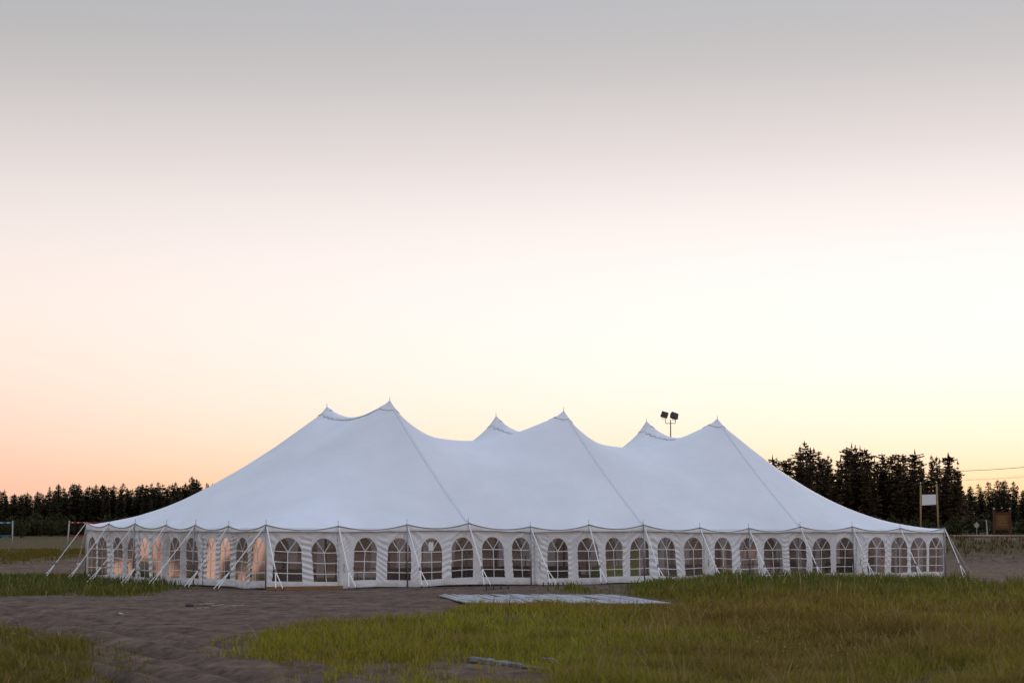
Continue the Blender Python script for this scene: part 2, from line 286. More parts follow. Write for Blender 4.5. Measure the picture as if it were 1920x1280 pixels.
def ground_mat():
    m = bpy.data.materials.new('sandy_ground'); m.use_nodes = True; t = m.node_tree; b = t.nodes['Principled BSDF']; b.inputs['Roughness'].default_value = .95; b.inputs['Specular IOR Level'].default_value = .1
    co = t.nodes.new('ShaderNodeTexCoord')
    def noise(s, d=6, st=(1, 1, 1)):
        mp = t.nodes.new('ShaderNodeMapping'); mp.inputs['Scale'].default_value = st; t.links.new(co.outputs['Object'], mp.inputs[0])
        n = t.nodes.new('ShaderNodeTexNoise'); n.inputs['Scale'].default_value = s; n.inputs['Detail'].default_value = d; n.inputs['Roughness'].default_value = .7; t.links.new(mp.outputs[0], n.inputs['Vector']); return n
    n1 = noise(.5); n2 = noise(3.5, 8); n3 = noise(1.2); n4 = noise(1.3, 8, (1.6, .55, 1))
    sand = ramp(t, [(.3, (.100, .067, .047)), (.5, (.138, .094, .066)), (.72, (.19, .134, .096))], 'LINEAR'); t.links.new(n1.outputs['Fac'], sand.inputs[0])
    fine = ramp(t, [(.30, (.45, .43, .42)), (.55, (1, 1, 1)), (.8, (1.25, 1.2, 1.15))], 'LINEAR'); t.links.new(n2.outputs['Fac'], fine.inputs[0])
    clod = ramp(t, [(.36, (.50, .48, .47)), (.47, (.92, .92, .92)), (.56, (1.08, 1.07, 1.06)), (.68, (1.5, 1.46, 1.42))], 'LINEAR'); t.links.new(n4.outputs['Fac'], clod.inputs[0])
    mc = t.nodes.new('ShaderNodeMixRGB'); mc.blend_type = 'MULTIPLY'; mc.inputs[0].default_value = 1; t.links.new(sand.outputs[0], mc.inputs[1]); t.links.new(clod.outputs[0], mc.inputs[2])
    mu = t.nodes.new('ShaderNodeMixRGB'); mu.blend_type = 'MULTIPLY'; mu.inputs[0].default_value = .8; t.links.new(mc.outputs[0], mu.inputs[1]); t.links.new(fine.outputs[0], mu.inputs[2])
    gr = ramp(t, [(.3, (.045, .038, .012)), (.5, (.078, .058, .018)), (.7, (.105, .072, .026))], 'LINEAR'); t.links.new(n3.outputs['Fac'], gr.inputs[0])
    a = t.nodes.new('ShaderNodeAttribute'); a.attribute_name = 'veg'; sp_ = t.nodes.new('ShaderNodeSeparateColor'); t.links.new(a.outputs['Color'], sp_.inputs[0])
    mx_ = t.nodes.new('ShaderNodeMixRGB'); ad = t.nodes.new('ShaderNodeMath'); ad.operation = 'MULTIPLY_ADD'; ad.inputs[1].default_value = 1.5; t.links.new(n2.outputs['Fac'], ad.inputs[0]); ad.inputs[2].default_value = -.95; ad2 = t.nodes.new('ShaderNodeMath'); ad2.use_clamp = True; t.links.new(sp_.outputs[0], ad2.inputs[0]); ad3 = t.nodes.new('ShaderNodeMath'); ad3.operation = 'MULTIPLY'; t.links.new(ad.outputs[0], ad3.inputs[0]); t.links.new(sp_.outputs[0], ad3.inputs[1]); t.links.new(ad3.outputs[0], ad2.inputs[1]); t.links.new(ad2.outputs[0], mx_.inputs[0]); rt_ = t.nodes.new('ShaderNodeMixRGB'); rt_.blend_type = 'MULTIPLY'; rt_.inputs[2].default_value = (.62, .60, .60, 1); t.links.new(sp_.outputs[1], rt_.inputs[0]); t.links.new(mu.outputs[0], rt_.inputs[1]); t.links.new(rt_.outputs[0], mx_.inputs[1]); t.links.new(gr.outputs[0], mx_.inputs[2]); t.links.new(mx_.outputs[0], b.inputs['Base Color'])
    bp = t.nodes.new('ShaderNodeBump'); bp.inputs['Strength'].default_value = 1.0; bp.inputs['Distance'].default_value = .10; t.links.new(n2.outputs['Fac'], bp.inputs['Height']); t.links.new(bp.outputs[0], b.inputs['Normal'])
    return m
ground = tag(obj('ground', gm, ground_mat()), 'dark sandy ground with wheel ruts and worn grass', kind='structure')
# ------------------------------------------------------------------ the pole tent
TX, TY, TH, BAY = -9.4247, 76.6, 0.5891, 3.048
EAVE = 2.513; LU, LV = 12*BAY, 6*BAY
cT, sT = math.cos(TH), math.sin(TH)
def to_local(p): x, y = p[0]-TX, p[1]-TY; return np.array([cT*x+sT*y, -sT*x+cT*y, p[2]])
def on_plane(px, py, axis, val):
    """pixel -> tent-local point on the plane local[axis] == val"""
    o = to_local((0, 0, CAMH)); r = ray(px, py); d = np.array([cT*r[0]+sT*r[1], -sT*r[0]+cT*r[1], r[2]])
    t = (val-o[axis])/d[axis]; return o+d*t
tent = tag(empty('pole_tent', (TX, TY, 0), TH), 'huge white pole tent with six peaks and arched clear windows on the sandy lot', 'tent')
fpx = [(499, 983), (634, 985), (763, 982), (878, 979.5), (994, 986), (1104, 982.5), (1206, 982.5), (1312, 988), (1403.5, 989), (1500, 986), (1597.5, 986), (1687.5, 989), (1770, 988.5)]
lpx = [(499, 983), (429, 985), (367, 983), (312.5, 983), (254, 980.5), (205, 981), (163, 978)]
FU = [on_plane(a, b, 1, 0) for a, b in fpx]; FU[0] = np.array([0, 0, FU[0][2]])
LVp = [on_plane(a, b, 0, 0) for a, b in lpx]; LVp[0] = FU[0]
fu = np.array([p[0] for p in FU]); fz = np.array([p[2] for p in FU]); lv = np.array([p[1] for p in LVp]); lz = np.array([p[2] for p in LVp])
LU = fu[-1]; LV = lv[-1]
PKV = (25/12*BAY, 47/12*BAY)
pkf = [on_plane(a, b, 1, PKV[0]) for a, b in ((731, 751), (1057, 770), (1345, 785))]
pkb = [on_plane(a, b, 1, PKV[1]) for a, b in ((613, 763), (930, 780), (1212, 790))]
# membrane: relaxed net between eaves, ridge cables and peaks
RES = 12; NU, NV = 12*RES+1, 6*RES+1
iu = np.arange(NU)/RES; jv = np.arange(NV)/RES
uf = np.interp(iu, np.arange(13), fu)
um1 = np.interp(iu, [0, 3, 6, 9, 12], [0]+[p[0] for p in pkf]+[LU]); um2 = np.interp(iu, [0, 3, 6, 9, 12], [0]+[p[0] for p in pkb]+[LU]); ub = iu/12*LU
CX = np.zeros((NU, NV)); VL = np.interp(jv, np.arange(7), lv); VM = np.interp(jv, [0, 25/12, 47/12, 6], [0, PKV[0], PKV[1], LV])
CY = VL[None, :]*np.clip(1-iu[:, None], 0, 1) + VM[None, :]*(1-np.clip(1-iu[:, None], 0, 1))
for j in range(NV): CX[:, j] = [np.interp(jv[j], [0, 25/12, 47/12, 6], [uf[i], um1[i], um2[i], ub[i]]) for i in range(NU)]
SAG = .19
def rim(t, zs): i = np.clip(np.floor(t).astype(int), 0, len(zs)-2); f = t-i; return zs[i]*(1-f)+zs[i+1]*f - SAG*4*f*(1-f)
H = np.full((NU, NV), 4.0); fix = np.zeros((NU, NV), bool)
H[:, 0] = rim(iu, fz); H[:, -1] = rim(iu, np.full(13, EAVE)); H[0, :] = rim(jv, lz); H[-1, :] = rim(jv, np.linspace(fz[-1], EAVE, 7))
fix[:, 0] = fix[:, -1] = fix[0, :] = fix[-1, :] = True
J1, J2 = 25, 47
for k in range(3):
    i = 3*(k+1)*RES; z1, z2 = pkf[k][2], pkb[k][2]
    for j in range(0, J1+1): t = j/J1; H[i, j] = fz[3*(k+1)]*(1-t)+z1*t - .18*4*t*(1-t); fix[i, j] = True
    for j in range(J1, J2+1): t = (j-J1)/(J2-J1); H[i, j] = z1*(1-t)+z2*t - (.60, .90, .90)[k]*4*t*(1-t); fix[i, j] = True
    for j in range(J2, NV): t = (j-J2)/(NV-1-J2); H[i, j] = z2*(1-t)+EAVE*t - .18*4*t*(1-t); fix[i, j] = True
def cable(i0, j0, z0, i1, j1, z1, sag):
    n = max(abs(i1-i0), abs(j1-j0))
    for s in range(n+1):
        t = s/n; i = round(i0+(i1-i0)*t); j = round(j0+(j1-j0)*t)
        if fix[i, j] and 0 < s < n: continue
        H[i, j] = z0*(1-t)+z1*t-sag*4*t*(1-t); fix[i, j] = True
for j, pk in ((J1, pkf), (J2, pkb)):
    jj = 24 if j == J1 else 48
    cable(36, j, pk[0][2], 0, jj, H[0, jj], .35); cable(108, j, pk[2][2], NU-1, jj, H[-1, jj], .15)
for j, pk, e in ((J1, pkf, 0), (J2, pkb, NV-1)): cable(36, j, pk[0][2], 0, e, H[0, e], 1.25); cable(108, j, pk[2][2], NU-1, e, H[-1, e], 1.35)
for k in range(2):                                        # a roll along each row of masts, a valley between the rows
    for i in range(36*(k+1)+2, 36*(k+1)+35):
        t = (i-36*(k+1))/36; sg = np.interp(t, [0, .1, .23, .4, .5, .65, .76, .886, 1], [0, 1.0, 1.5, 1.55, 1.48, 1.22, .95, .52, 0])
        sb = np.interp(t, [0, .1, .23, .4, .5, .65, .76, .886, 1], [0, 1.0, 1.6, 2.0, 2.05, 1.9, 1.65, 1.12, 0])
        for j, pk, g_ in ((J1, pkf, sg), (J2, pkb, sb)): H[i, j] = pk[k][2]*(1-t)+pk[k+1][2]*t-g_; fix[i, j] = True
    for i in range(36*(k+1)+9, 36*(k+1)+28):
        t = (i-36*(k+1))/36; dz = -.15*k; e = ((t-.5)/.5)**2
        H[i, 36] = 5.45+dz+.7*e; fix[i, 36] = True
om = 1.85
par = (np.add.outer(np.arange(NU), np.arange(NV)) % 2)
for it in range(900):
    for c in (0, 1):
        A = np.zeros_like(H); A[1:-1, 1:-1] = .25*(H[2:, 1:-1]+H[:-2, 1:-1]+H[1:-1, 2:]+H[1:-1, :-2])
        msk = (~fix) & (par == c); H[msk] += om*(A[msk]-H[msk])
fix2 = np.zeros_like(fix); fix2[:, 0] = fix2[:, -1] = fix2[0, :] = fix2[-1, :] = True
for k in range(3): fix2[36*(k+1), :] = True                # only the cross seams stay sharp
for it in range(5):
    A = H.copy(); A[1:-1, 1:-1] = .25*(H[2:, 1:-1]+H[:-2, 1:-1]+H[1:-1, 2:]+H[1:-1, :-2]); H = np.where(fix2, H, .5*H+.5*A)
W_ = np.zeros_like(H)                                      # faint tension folds fanning from peaks and eave poles
for pk in pkf+pkb:
    dx_, dy_ = CX-pk[0], CY-(PKV[0] if any(pk is p_ for p_ in pkf) else PKV[1]); r_ = np.hypot(dx_, dy_); a_ = np.arctan2(dy_, dx_)
    W_ += .028*np.cos(a_*9+pk[0])*np.exp(-r_/2.4)*ss(.5, 1.3, r_)
for ex, ey in [(u_, 0) for u_ in fu]+[(0, v_) for v_ in lv]:
    dx_, dy_ = CX-ex, CY-ey; r_ = np.hypot(dx_, dy_); a_ = np.arctan2(dy_, dx_); W_ += .026*np.cos(a_*8+ex*3)*np.exp(-r_/1.0)*ss(.2, .6, r_)
W_ += .03*fbm(CX*.35, CY*.35, 300, 3); H = np.where(fix2, H, H+W_)
I = np.arange(NU*NV).reshape(NU, NV); q = np.stack([I[:-1, :-1], I[1:, :-1], I[1:, 1:], I[:-1, 1:]], -1).reshape(-1, 4)
canopy = obj('canopy', npmesh('canopy', np.stack([CX, CY, H], -1).reshape(-1, 3), quads=q, smooth=True), M['canopy'], tent)
def csurf(i, j):
    i = min(max(i, 0), NU-1.001); j = min(max(j, 0), NV-1.001); a, b = int(i), int(j); f, g = i-a, j-b
    def s(Q): return (Q[a, b]*(1-f)+Q[a+1, b]*f)*(1-g)+(Q[a, b+1]*(1-f)+Q[a+1, b+1]*f)*g
    return np.array([s(CX), s(CY), s(H)])
# peak caps, mast pins, seam webbing, laced ridge flaps, inner masts
for row, (J, pk) in enumerate(((J1, pkf), (J2, pkb))):
    for k in range(3):
        i0 = 36*(k+1); vs = []; nr, na = 5, 24; R = 1.7
        for r in range(nr):
            for a in range(na):
                rr = .12 + (R-.12)*r/(nr-1); t = 2*math.pi*a/na
                p = csurf(i0+rr*math.cos(t), J+rr*math.sin(t)*1.0); p[2] += .03; vs.append(p)
        top = np.array([CX[i0, J], CY[i0, J], H[i0, J]+.05]); vs.append(top)
        f = [(r*na+a, (r+1)*na+a, (r+1)*na+(a+1) % na, r*na+(a+1) % na) for r in range(nr-1) for a in range(na)] + [(len(vs)-1, a, (a+1) % na) for a in range(na)]
        cap = obj('peak_cap', mesh('peak_cap', vs, f, True), M['canopy'], tent)
        MB().tube([vs[(nr-1)*na+a % na] + np.array([0, 0, .004]) for a in range(na+1)], .006, 5, False).build('cap_hem', M['hem'], cap)
        MB().tube([(top[0], top[1], top[2]-.05), (top[0], top[1], top[2]+.13)], [.015, .006], 6).build('mast_pin', M['dark'], cap)
        MB().tube([(top[0], top[1], 0), (top[0], top[1], top[2]-.35)], .06, 10).build('centre_mast', M['wood'], tent, True)
def strip_on(path, width, lift):
    vs = []
    for n, (i, j) in enumerate(path):
        i2, j2 = path[min(n+1, len(path)-1)]; i1, j1 = path[max(n-1, 0)]
        tx, ty = i2-i1, j2-j1; l = math.hypot(tx, ty); px_, py_ = -ty/l, tx/l
        for s in (-1, -.35, .35, 1):
            p = csurf(i+px_*s*width/2*RES/BAY, j+py_*s*width/2*RES/BAY); p[2] += lift*(1 if abs(s) < .5 else .25); vs.append(p)
    f = [(4*n+a, 4*(n+1)+a, 4*(n+1)+a+1, 4*n+a+1) for n in range(len(path)-1) for a in range(3)]
    return vs, f
for k in range(3):
    i = 36*(k+1)
    for rng_ in (np.linspace(0.3, J1-1.6, 50), np.linspace(J2+1.6, NV-1.3, 50)):
        v, f = strip_on([(i, j) for j in rng_], .16, .03); obj('seam_webbing', mesh('seam_webbing', v, f, True), M['hem'], tent)
    v, f = strip_on([(i-1.0-.25*math.sin(n*1.9), j) for n, j in enumerate(np.linspace(J1+1.2, J2-1.2, 60))], .34, .055); fl = obj('ridge_flap', mesh('ridge_flap', v, f, True), M['canopy'], tent)
    pts = [csurf(i-1.75-.25*math.sin(n*1.9), j)+np.array([0, 0, .035]) for n, j in enumerate(np.linspace(J1+1.5, J2-1.5, 40))]
    MB().tube(pts, .009, 5).build('lacing_cord', M['rope'], fl)
# walls ---------------------------------------------------------------
WZ = EAVE-.16
winpx = [(518, 565), (583, 630), (667, 710), (729, 770), (789, 829), (847, 887), (903, 942), (958, 994.5), (1028, 1066), (1083, 1119), (1134, 1170), (1184, 1217), (1233, 1266), (1283, 1317), (1340, 1371), (1386, 1419), (1432, 1467), (1480, 1514), (1526, 1560), (1570, 1602), (1630, 1661), (1674, 1705), (1718, 1746), (1758, 1782)]
lwin = [(472, 496), (441, 463), (411, 431), (383, 403), (342, 367), (318, 333), (284, 302), (261, 277), (233, 256), (206, 226), (180, 195), (163.5, 173)]
WIN = {'front': [(on_plane(a, 1050, 1, 0)[0], on_plane(b, 1050, 1, 0)[0]) for a, b in winpx],
       'left': [(on_plane(a, 1045, 0, 0)[1], on_plane(b, 1045, 0, 0)[1]) for a, b in [(r, l) for l, r in lwin]]}
def tidy(ws, length):
    out = []
    for a, b in ws:
        c = (a+b)/2; wd = min(max(b-a, .92), 1.12); c = min(max(c, wd/2+.08), length-wd/2-.08); out.append([c-wd/2, c+wd/2])
    for i in range(1, len(out)):
        if out[i][0] < out[i-1][1]+.18: d = out[i-1][1]+.18-out[i][0]; out[i][0] += d; out[i][1] += d
    for i in range(len(out)-1, -1, -1):
        lim = length-.06 if i == len(out)-1 else out[i+1][0]-.16
        if out[i][1] > lim: d = out[i][1]-lim; out[i][0] -= d; out[i][1] -= d
    return out
WIN['front'] = tidy(WIN['front'], LU); WIN['left'] = tidy(WIN['left'], LV)
WIN['back'] = [[c-.52, c+.52] for c in (np.arange(24)+.5)/24*LU]; WIN['right'] = [[c-.52, c+.52] for c in (np.arange(12)+.5)/12*LV]
SIDE = {'front': dict(o=(0, 0), d=(1, 0), n=(0, -1), L=LU, poles=fu, pz=fz, seed=1, amp=1.3), 'left': dict(o=(0, 0), d=(0, 1), n=(-1, 0), L=LV, poles=lv, pz=lz, seed=2, amp=2.6),
        'back': dict(o=(0, LV), d=(1, 0), n=(0, 1), L=LU, poles=np.linspace(0, LU, 13), pz=np.full(13, EAVE), seed=3, amp=1.0), 'right': dict(o=(LU, 0), d=(0, 1), n=(1, 0), L=LV, poles=np.linspace(0, LV, 7), pz=np.linspace(fz[-1], EAVE, 7), seed=4, amp=1.0)}
def warp(side, s, z, lift=0.0, fine=1.0):
    D = SIDE[side]; sd_ = D['seed']*100; A = D['amp']; s = np.asarray(s, float); z = np.asarray(z, float); zn = np.clip(z/WZ, 0, 1)
    ws = np.array(WIN[side]); cen = ws.mean(1); dist = np.abs(s[..., None]-cen).min(-1); pier = ss(.40, .60, dist)
    ed = ss(0, .5, s)*ss(0, .5, D['L']-s)
    bil = (1-zn)*(.16*sn(s*.42, 0*s, sd_)+.05) + .06*np.sin(np.pi*zn)*sn(s*.9, 0*s+3, sd_+1)
    slope = 2.2*sn(s*.7, 0*s+5, sd_+8)
    body = ss(0.0, .25, zn)*ss(1.0, .8, zn)
    creases = np.sin(z*(27+8*sn(s*.5, 0*s, sd_+2)) + s*slope*3 + 2.6*sn(s*1.6, z*1.3, sd_+3))
    creases = np.sign(creases)*np.abs(creases)**.7*(.35+.65*vn(s*1.1, z*1.4, sd_+4))
    off = bil + fine*(A*.021*creases*(.10+.90*pier)*body + A*.012*fbm(s*2.4+z*1.2, z*3.2, sd_+5, 3)*(.3+.7*pier))
    for pj in D['poles']:
        ds_ = s-pj; dz_ = WZ+.12-z; r = np.hypot(ds_, dz_)+1e-6; a = np.arctan2(ds_, dz_)
        off = off + fine*.026*np.cos(a*13+sd_+pj*7)*np.exp(-((r-.55)/.5)**2)*(np.abs(a) > .12)
        off = off + fine*.016*np.cos(s*34+pj)*np.exp(-(ds_/.22)**2)*(.3+.7*zn)
    off = off*ed - .05
    shear = (1-zn)*(.24*sn(s*.45, 0*s+9, sd_+6))*ed + A*.02*pier*sn(s*2, z*4, sd_+7)*ed*body
    zz = z + (1-zn)*.06*sn(s*.6, 0*s, sd_+9) + .05*np.sin(np.pi*zn)*sn(s*.75, 0*s+4, sd_+12)
    o, d, n = D['o'], D['d'], D['n']; S_ = s+shear; off = off+lift
    gx = o[0]+d[0]*S_+n[0]*off; gy = o[1]+d[1]*S_+n[1]*off
    return np.stack([gx, gy, zz], -1)
ZB, ZS, Z0 = .31, 1.42, .03
def arch(x, c, hw): return ZS + .56*np.sqrt(np.clip(1-((x-c)/hw)**2, 0, 1))
BARZ = (.62, 1.04, 1.44)
def wall_panel(side, s0, s1, wins):
    V = []; Fc = []; cols = []; kinds = []
    edges = [s0]
    for a, b in wins: edges += [a, b]
    edges.append(s1); cur = 0
    def emit(ss_, zb, zt, nz):
        nonlocal cur
        t = np.linspace(0, 1, nz); s2 = np.repeat(ss_[:, None], nz, 1); z2 = zb[:, None]*(1-t)+zt[:, None]*t
        V.append(warp(side, s2, z2).reshape(-1, 3)); n = len(ss_); Fc.extend(grid_faces(n, nz, cur)); cur += n*nz
    for k in range(len(edges)-1):
        a, b = edges[k], edges[k+1]
        if k % 2 == 0:
            n = max(3, int((b-a)/.05)+1); x = np.linspace(a, b, n); o = np.ones(n)
            emit(x, o*Z0, o*ZB, 7); emit(x, o*ZB, o*ZS, 28); emit(x, o*ZS, o*WZ, 24)
        else:
            c, hw = (a+b)/2, (b-a)/2; x = c - hw*np.cos(np.linspace(0, np.pi, 21)); o = np.ones(21)
            emit(x, o*Z0, o*ZB, 7); emit(x, arch(x, c, hw), o*WZ, 12)
    me = mesh('sidewall_panel', np.concatenate(V), Fc, True)
    import bmesh
    bm = bmesh.new(); bm.from_mesh(me); bmesh.ops.remove_doubles(bm, verts=bm.verts, dist=.0015); bm.to_mesh(me); bm.free()
    p = obj('sidewall_panel', me, M['wall'], tent)
    for a, b in wins:
        c, hw = (a+b)/2, (b-a)/2; x = c - hw*1.005*np.cos(np.linspace(0, np.pi, 13)); t = np.linspace(0, 1, 12)
        z2 = (ZB-.01) + (arch(x, c, hw*1.005)+.008-(ZB-.01))[:, None]*t; s2 = np.repeat(x[:, None], 12, 1)
        obj('window_pane', mesh('window_pane', warp(side, s2, z2, -.006, .12 if side == 'left' else .5).reshape(-1, 3), grid_faces(13, 12), True), M['vinyl'], p)
        bv = []; bf = []; bw = .016
        def strip(P0, P1, n=10):
            P0 = np.array(P0); P1 = np.array(P1); d = (P1-P0)/np.linalg.norm(P1-P0); nn = np.array([-d[1], d[0]])*bw
            base = sum(len(q_) for q_ in bv); tt = np.linspace(0, 1, n)[:, None]; mid = P0+(P1-P0)*tt
            g = np.stack([mid-nn, mid+nn], 1); bv.append(warp(side, g[..., 0], g[..., 1], .006).reshape(-1, 3)); bf.extend(grid_faces(n, 2, base))
        for z in BARZ: strip((c-hw, z), (c+hw, z))
        strip((c, ZB), (c, BARZ[2]), 10)
        for sg in (-1, 1): strip((c, BARZ[2]), (c+sg*.30*hw/.5, float(arch(np.array(c+sg*.30*hw/.5), c, hw))), 6)
        obj('window_bars', mesh('window_bars', np.concatenate(bv), bf), M['bars'], p)
    return p
for side in ('front', 'left', 'back', 'right'):
    ws = WIN[side]; n = len(ws); ed_ = [0.0]+[(ws[i-1][1]+ws[i][0])/2 for i in range(2, n, 2)]+[SIDE[side]['L']]
    for k in range(n//2): wall_panel(side, ed_[k], ed_[k+1], ws[2*k:2*k+2])
# overlap flaps where wall lengths meet
for side, sp_ in (('front', on_plane(640, 1050, 1, 0)[0]), ('front', on_plane(1008, 1050, 1, 0)[0]), ('front', on_plane(1325, 1050, 1, 0)[0]), ('front', on_plane(1612, 1050, 1, 0)[0]), ('left', on_plane(373, 1050, 0, 0)[1]), ('left', on_plane(256, 1050, 0, 0)[1])):
    a = np.linspace(0, 1, 15); zz = np.linspace(.05, WZ-.02, 30); s2, z2 = np.meshgrid(a, zz, indexing='ij'); wd = .34
    base = warp(side, sp_-wd/2+wd*s2 - .10*(1-z2/WZ)*np.sin(s2*2), z2, 0.0); D = SIDE[side]
    off = .035+.03*np.cos(s2*19+z2*.8)*(.4+.6*z2/WZ)+.05*(1-z2/WZ)*np.sin(s2*math.pi)
    base[..., 0] += D['n'][0]*off; base[..., 1] += D['n'][1]*off
    fl = obj('overlap_flap', mesh('overlap_flap', base.reshape(-1, 3), grid_faces(15, 30), True), M['wall'], tent)
    tp = base[12, 10]+np.array([D['n'][0], D['n'][1], 0])*.03
    MB().tube([tp+np.array([0, 0, .16]), tp+np.array([.03, -.02, .05]), tp+np.array([-.02, -.03, -.07]), tp+np.array([.03, -.02, -.16])], .014, 5).build('tie_cord', M['rope'], fl)
# valance, rope, eave poles, guys
for side, D in SIDE.items():
    o, d, n = D['o'], D['d'], D['n']
    def P3(s, off, z): return np.array([o[0]+d[0]*s+n[0]*off, o[1]+d[1]*s+n[1]*off, z])
    pl, pz = D['poles'], D['pz']; sdn = D['seed']*50
    for k in range(len(pl)-1):
        m = 25; vs = []; rp = []
        for a in range(m):
            t = a/(m-1); s = pl[k]*(1-t)+pl[k+1]*t; ztop = pz[k]*(1-t)+pz[k+1]*t - SAG*4*t*(1-t); zb = EAVE-.285 + .012*float(sn(s*1.7, 0., sdn)) + (pz[k]-EAVE)*(1-t)*.5+(pz[k+1]-EAVE)*t*.5
            zb = min(zb, ztop-.05)
            for r in range(6):
                g = r/5; wob = .02*float(sn(s*3.1, g*2, sdn+3))*g + .014*math.cos(s*11+k)*g*math.exp(-min(t, 1-t)*6)
                vs.append(P3(s, .012+.035*math.sin(g*2.2)+wob, ztop*(1-g)+zb*g))
            rp.append(P3(s, .03, ztop-.012))
        va = obj('valance', mesh('valance', vs, grid_faces(m, 6), True), M['wall'], tent)
        MB().tube(rp, .02, 5).build('eave_rope', M['rope'], va)
        MB().tube([np.array(vs[a*6+5])+np.array([n[0], n[1], 0])*.004 for a in range(m)], .009, 4).build('valance_hem', M['rope'], va)
    outd = {'front': 1.35, 'left': 1.95, 'back': 1.9, 'right': 2.05}[side]
    for k in range(len(pl)):
        corner = k in (0, len(pl)-1)
        if not (corner and side in ('left', 'right')):
            po = .07 if k % 2 == 0 else -.14
            if corner: po = .03
            pole = MB().tube([P3(pl[k], po, 0), P3(pl[k], po if po < 0 else po, pz[k]-.02)], .03, 8).build('eave_pole', M['metal'], tent, True)
            MB().tube([P3(pl[k], 0.0, pz[k]-.06), P3(pl[k], 0.0, pz[k]+.20)], .008, 5).build('pole_pin', M['dark'], pole)
            MB().ball(P3(pl[k], .03, pz[k]-.03), .055, 8, 5, 1, 1, .7).build('corner_ring', M['rope'], pole, True)
        jit = .22*float(sn(pl[k]*1.3, 2., sdn+9)); top = P3(pl[k], .05, pz[k]-.06)
        od = outd*(1+.12*float(sn(pl[k]*2.3, 7., sdn+11)))
        def G3(s, off):
            p = P3(s, off, 0); wx = TX+cT*p[0]-sT*p[1]; wy = TY+sT*p[0]+cT*p[1]; p[2] = float(terrain(wx, wy)); return p
        b1 = G3(pl[k]+jit-.13, od); b2 = G3(pl[k]+jit+.16, od+.05); mid = top*.30+(b1+b2)/2*.70
        g = MB().bar(top, mid, .06 if side in ('left', 'right') else .05, .010, side=(d[0], d[1], 0)); g.build('guy_strap', M['strap'], tent)
        gs = [c for c in tent.children if c.name.startswith('guy_strap')][-1]
        MB().ball(mid, .06, 8, 5, .8, .8, 1.5).build('ratchet', M['rope'] if (k+sdn) % 3 else M['strap'], gs)
        for b in (b1, b2):
            MB().bar(mid, b+np.array([0, 0, .06]), .058 if side in ('left', 'right') else .042, .010, side=(d[0], d[1], 0)).build('strap_tail', M['strap'], gs)
            MB().tube([b+np.array([0, 0, -.2]), b+np.array([0, 0, .10])], .017, 6).ball(b+np.array([0, 0, .10]), .028, 6, 4, 1, 1, .6).build('stake', M['dark'], gs)
def tent_world(u, v, z=0): return np.array([TX+cT*u-sT*v, TY+sT*u+cT*v, z])
# ------------------------------------------------------------------ things in and at the tent
def table(u, v, rz, label, cloth=None, length=1.83):
    t = tag(empty('banquet_table', tent_world(u, v, 0), TH+rz), label, 'table', None)
    MB().box(-length/2, length/2, -.38, .38, .71, .745).build('table_top', M['table'], t)
    for sx in (-1, 1):
        l = MB(); l.tube([(sx*(length/2-.25), -.3, .0), (sx*(length/2-.25), -.3, .71)], .016, 6).tube([(sx*(length/2-.25), .3, 0), (sx*(length/2-.25), .3, .71)], .016, 6).tube([(sx*(length/2-.25), -.3, .2), (sx*(length/2-.25), .3, .2)], .012, 6); l.build('leg_frame', M['dark'], t)
    if cloth:
        b = MB(); vs = []
        for (x, y) in [(-1, -1), (-.5, -1.03), (0, -1), (.5, -1.04), (1, -1), (1.03, 0), (1, 1), (.5, 1.03), (0, 1), (-.5, 1.03), (-1, 1), (-1.03, 0)]: vs += [(x*(length/2+.012), y*.392, .75), (x*(length/2+.05), y*.43, .32)]
        b.add(vs, [tuple(range(0, 24, 2))] + [(2*i, 2*i+1, (2*i+3) % 24, (2*i+2) % 24) for i in range(12)]); b.build('table_cloth', cloth, t)
    return t
def chair(u, v, rz, label, mat, z=0, group=None):
    t = tag(empty('folding_chair', tent_world(u, v, z), TH+rz), label, 'chair', group)
    MB().box(-.21, .21, -.2, .2, .435, .46).build('seat', mat, t)
    b = MB().tube([(-.2, .2, .0), (-.2, .24, .85), (-.12, .25, .92), (.12, .25, .92), (.2, .24, .85), (.2, .2, 0)], .013, 6); b.build('rear_frame', mat, t)
    MB().box(-.19, .19, .225, .25, .66, .86).build('backrest', mat, t)
    for sx in (-1, 1): MB().tube([(sx*.2, -.19, 0), (sx*.2, .18, .6)], .013, 6).build('leg', mat, t)
    return t
def wu(px, off): return on_plane(px, 1050, 1, off)[0]
table(wu(545, 1.4), 1.4, .1, 'folding table with black cloth behind the window beside the near tent corner', M['black'])
tag(MB().box(-.16, .16, -.12, .12, 0, .22).build('storage_box', M['plastic'], None, loc=tent_world(wu(548, 1.3), 1.3, .752), rot=(0, 0, TH)), 'small white box on the black cloth table', 'box')
pt = tag(empty('potted_plant', tent_world(wu(532, 1.5), 1.5, .752)), 'green leafy pot plant beside the white box on the table', 'plant')
MB().tube([(0, 0, 0), (0, 0, .14)], [.06, .085], 10).build('pot', M['dark'], pt)
lf = MB()
for k in range(26):
    a = k*2.4; t = .08+.012*k; lf.add([(0, 0, .12), (math.cos(a)*.12-math.sin(a)*.03, math.sin(a)*.12+math.cos(a)*.03, .14+t*.7), (math.cos(a)*.24, math.sin(a)*.24, .10+t*.5), (math.cos(a)*.12+math.sin(a)*.03, math.sin(a)*.12-math.cos(a)*.03, .14+t*.7)], [(0, 1, 2, 3)])
lf.build('leaves', material('pot_plant_leaf', (.05, .12, .02), .6), pt)
table(wu(690, 2.2), 2.2, 0, 'bare brown folding table with straight legs behind the third pair of windows')
table(wu(752, 1.1), 1.1, 0, 'folding table under a black cloth beside the bare brown table', M['black'], 1.2)
table(wu(1152, 1.2), 1.2, 0, 'folding table with lime green cloth inside the tent', M['lime'])
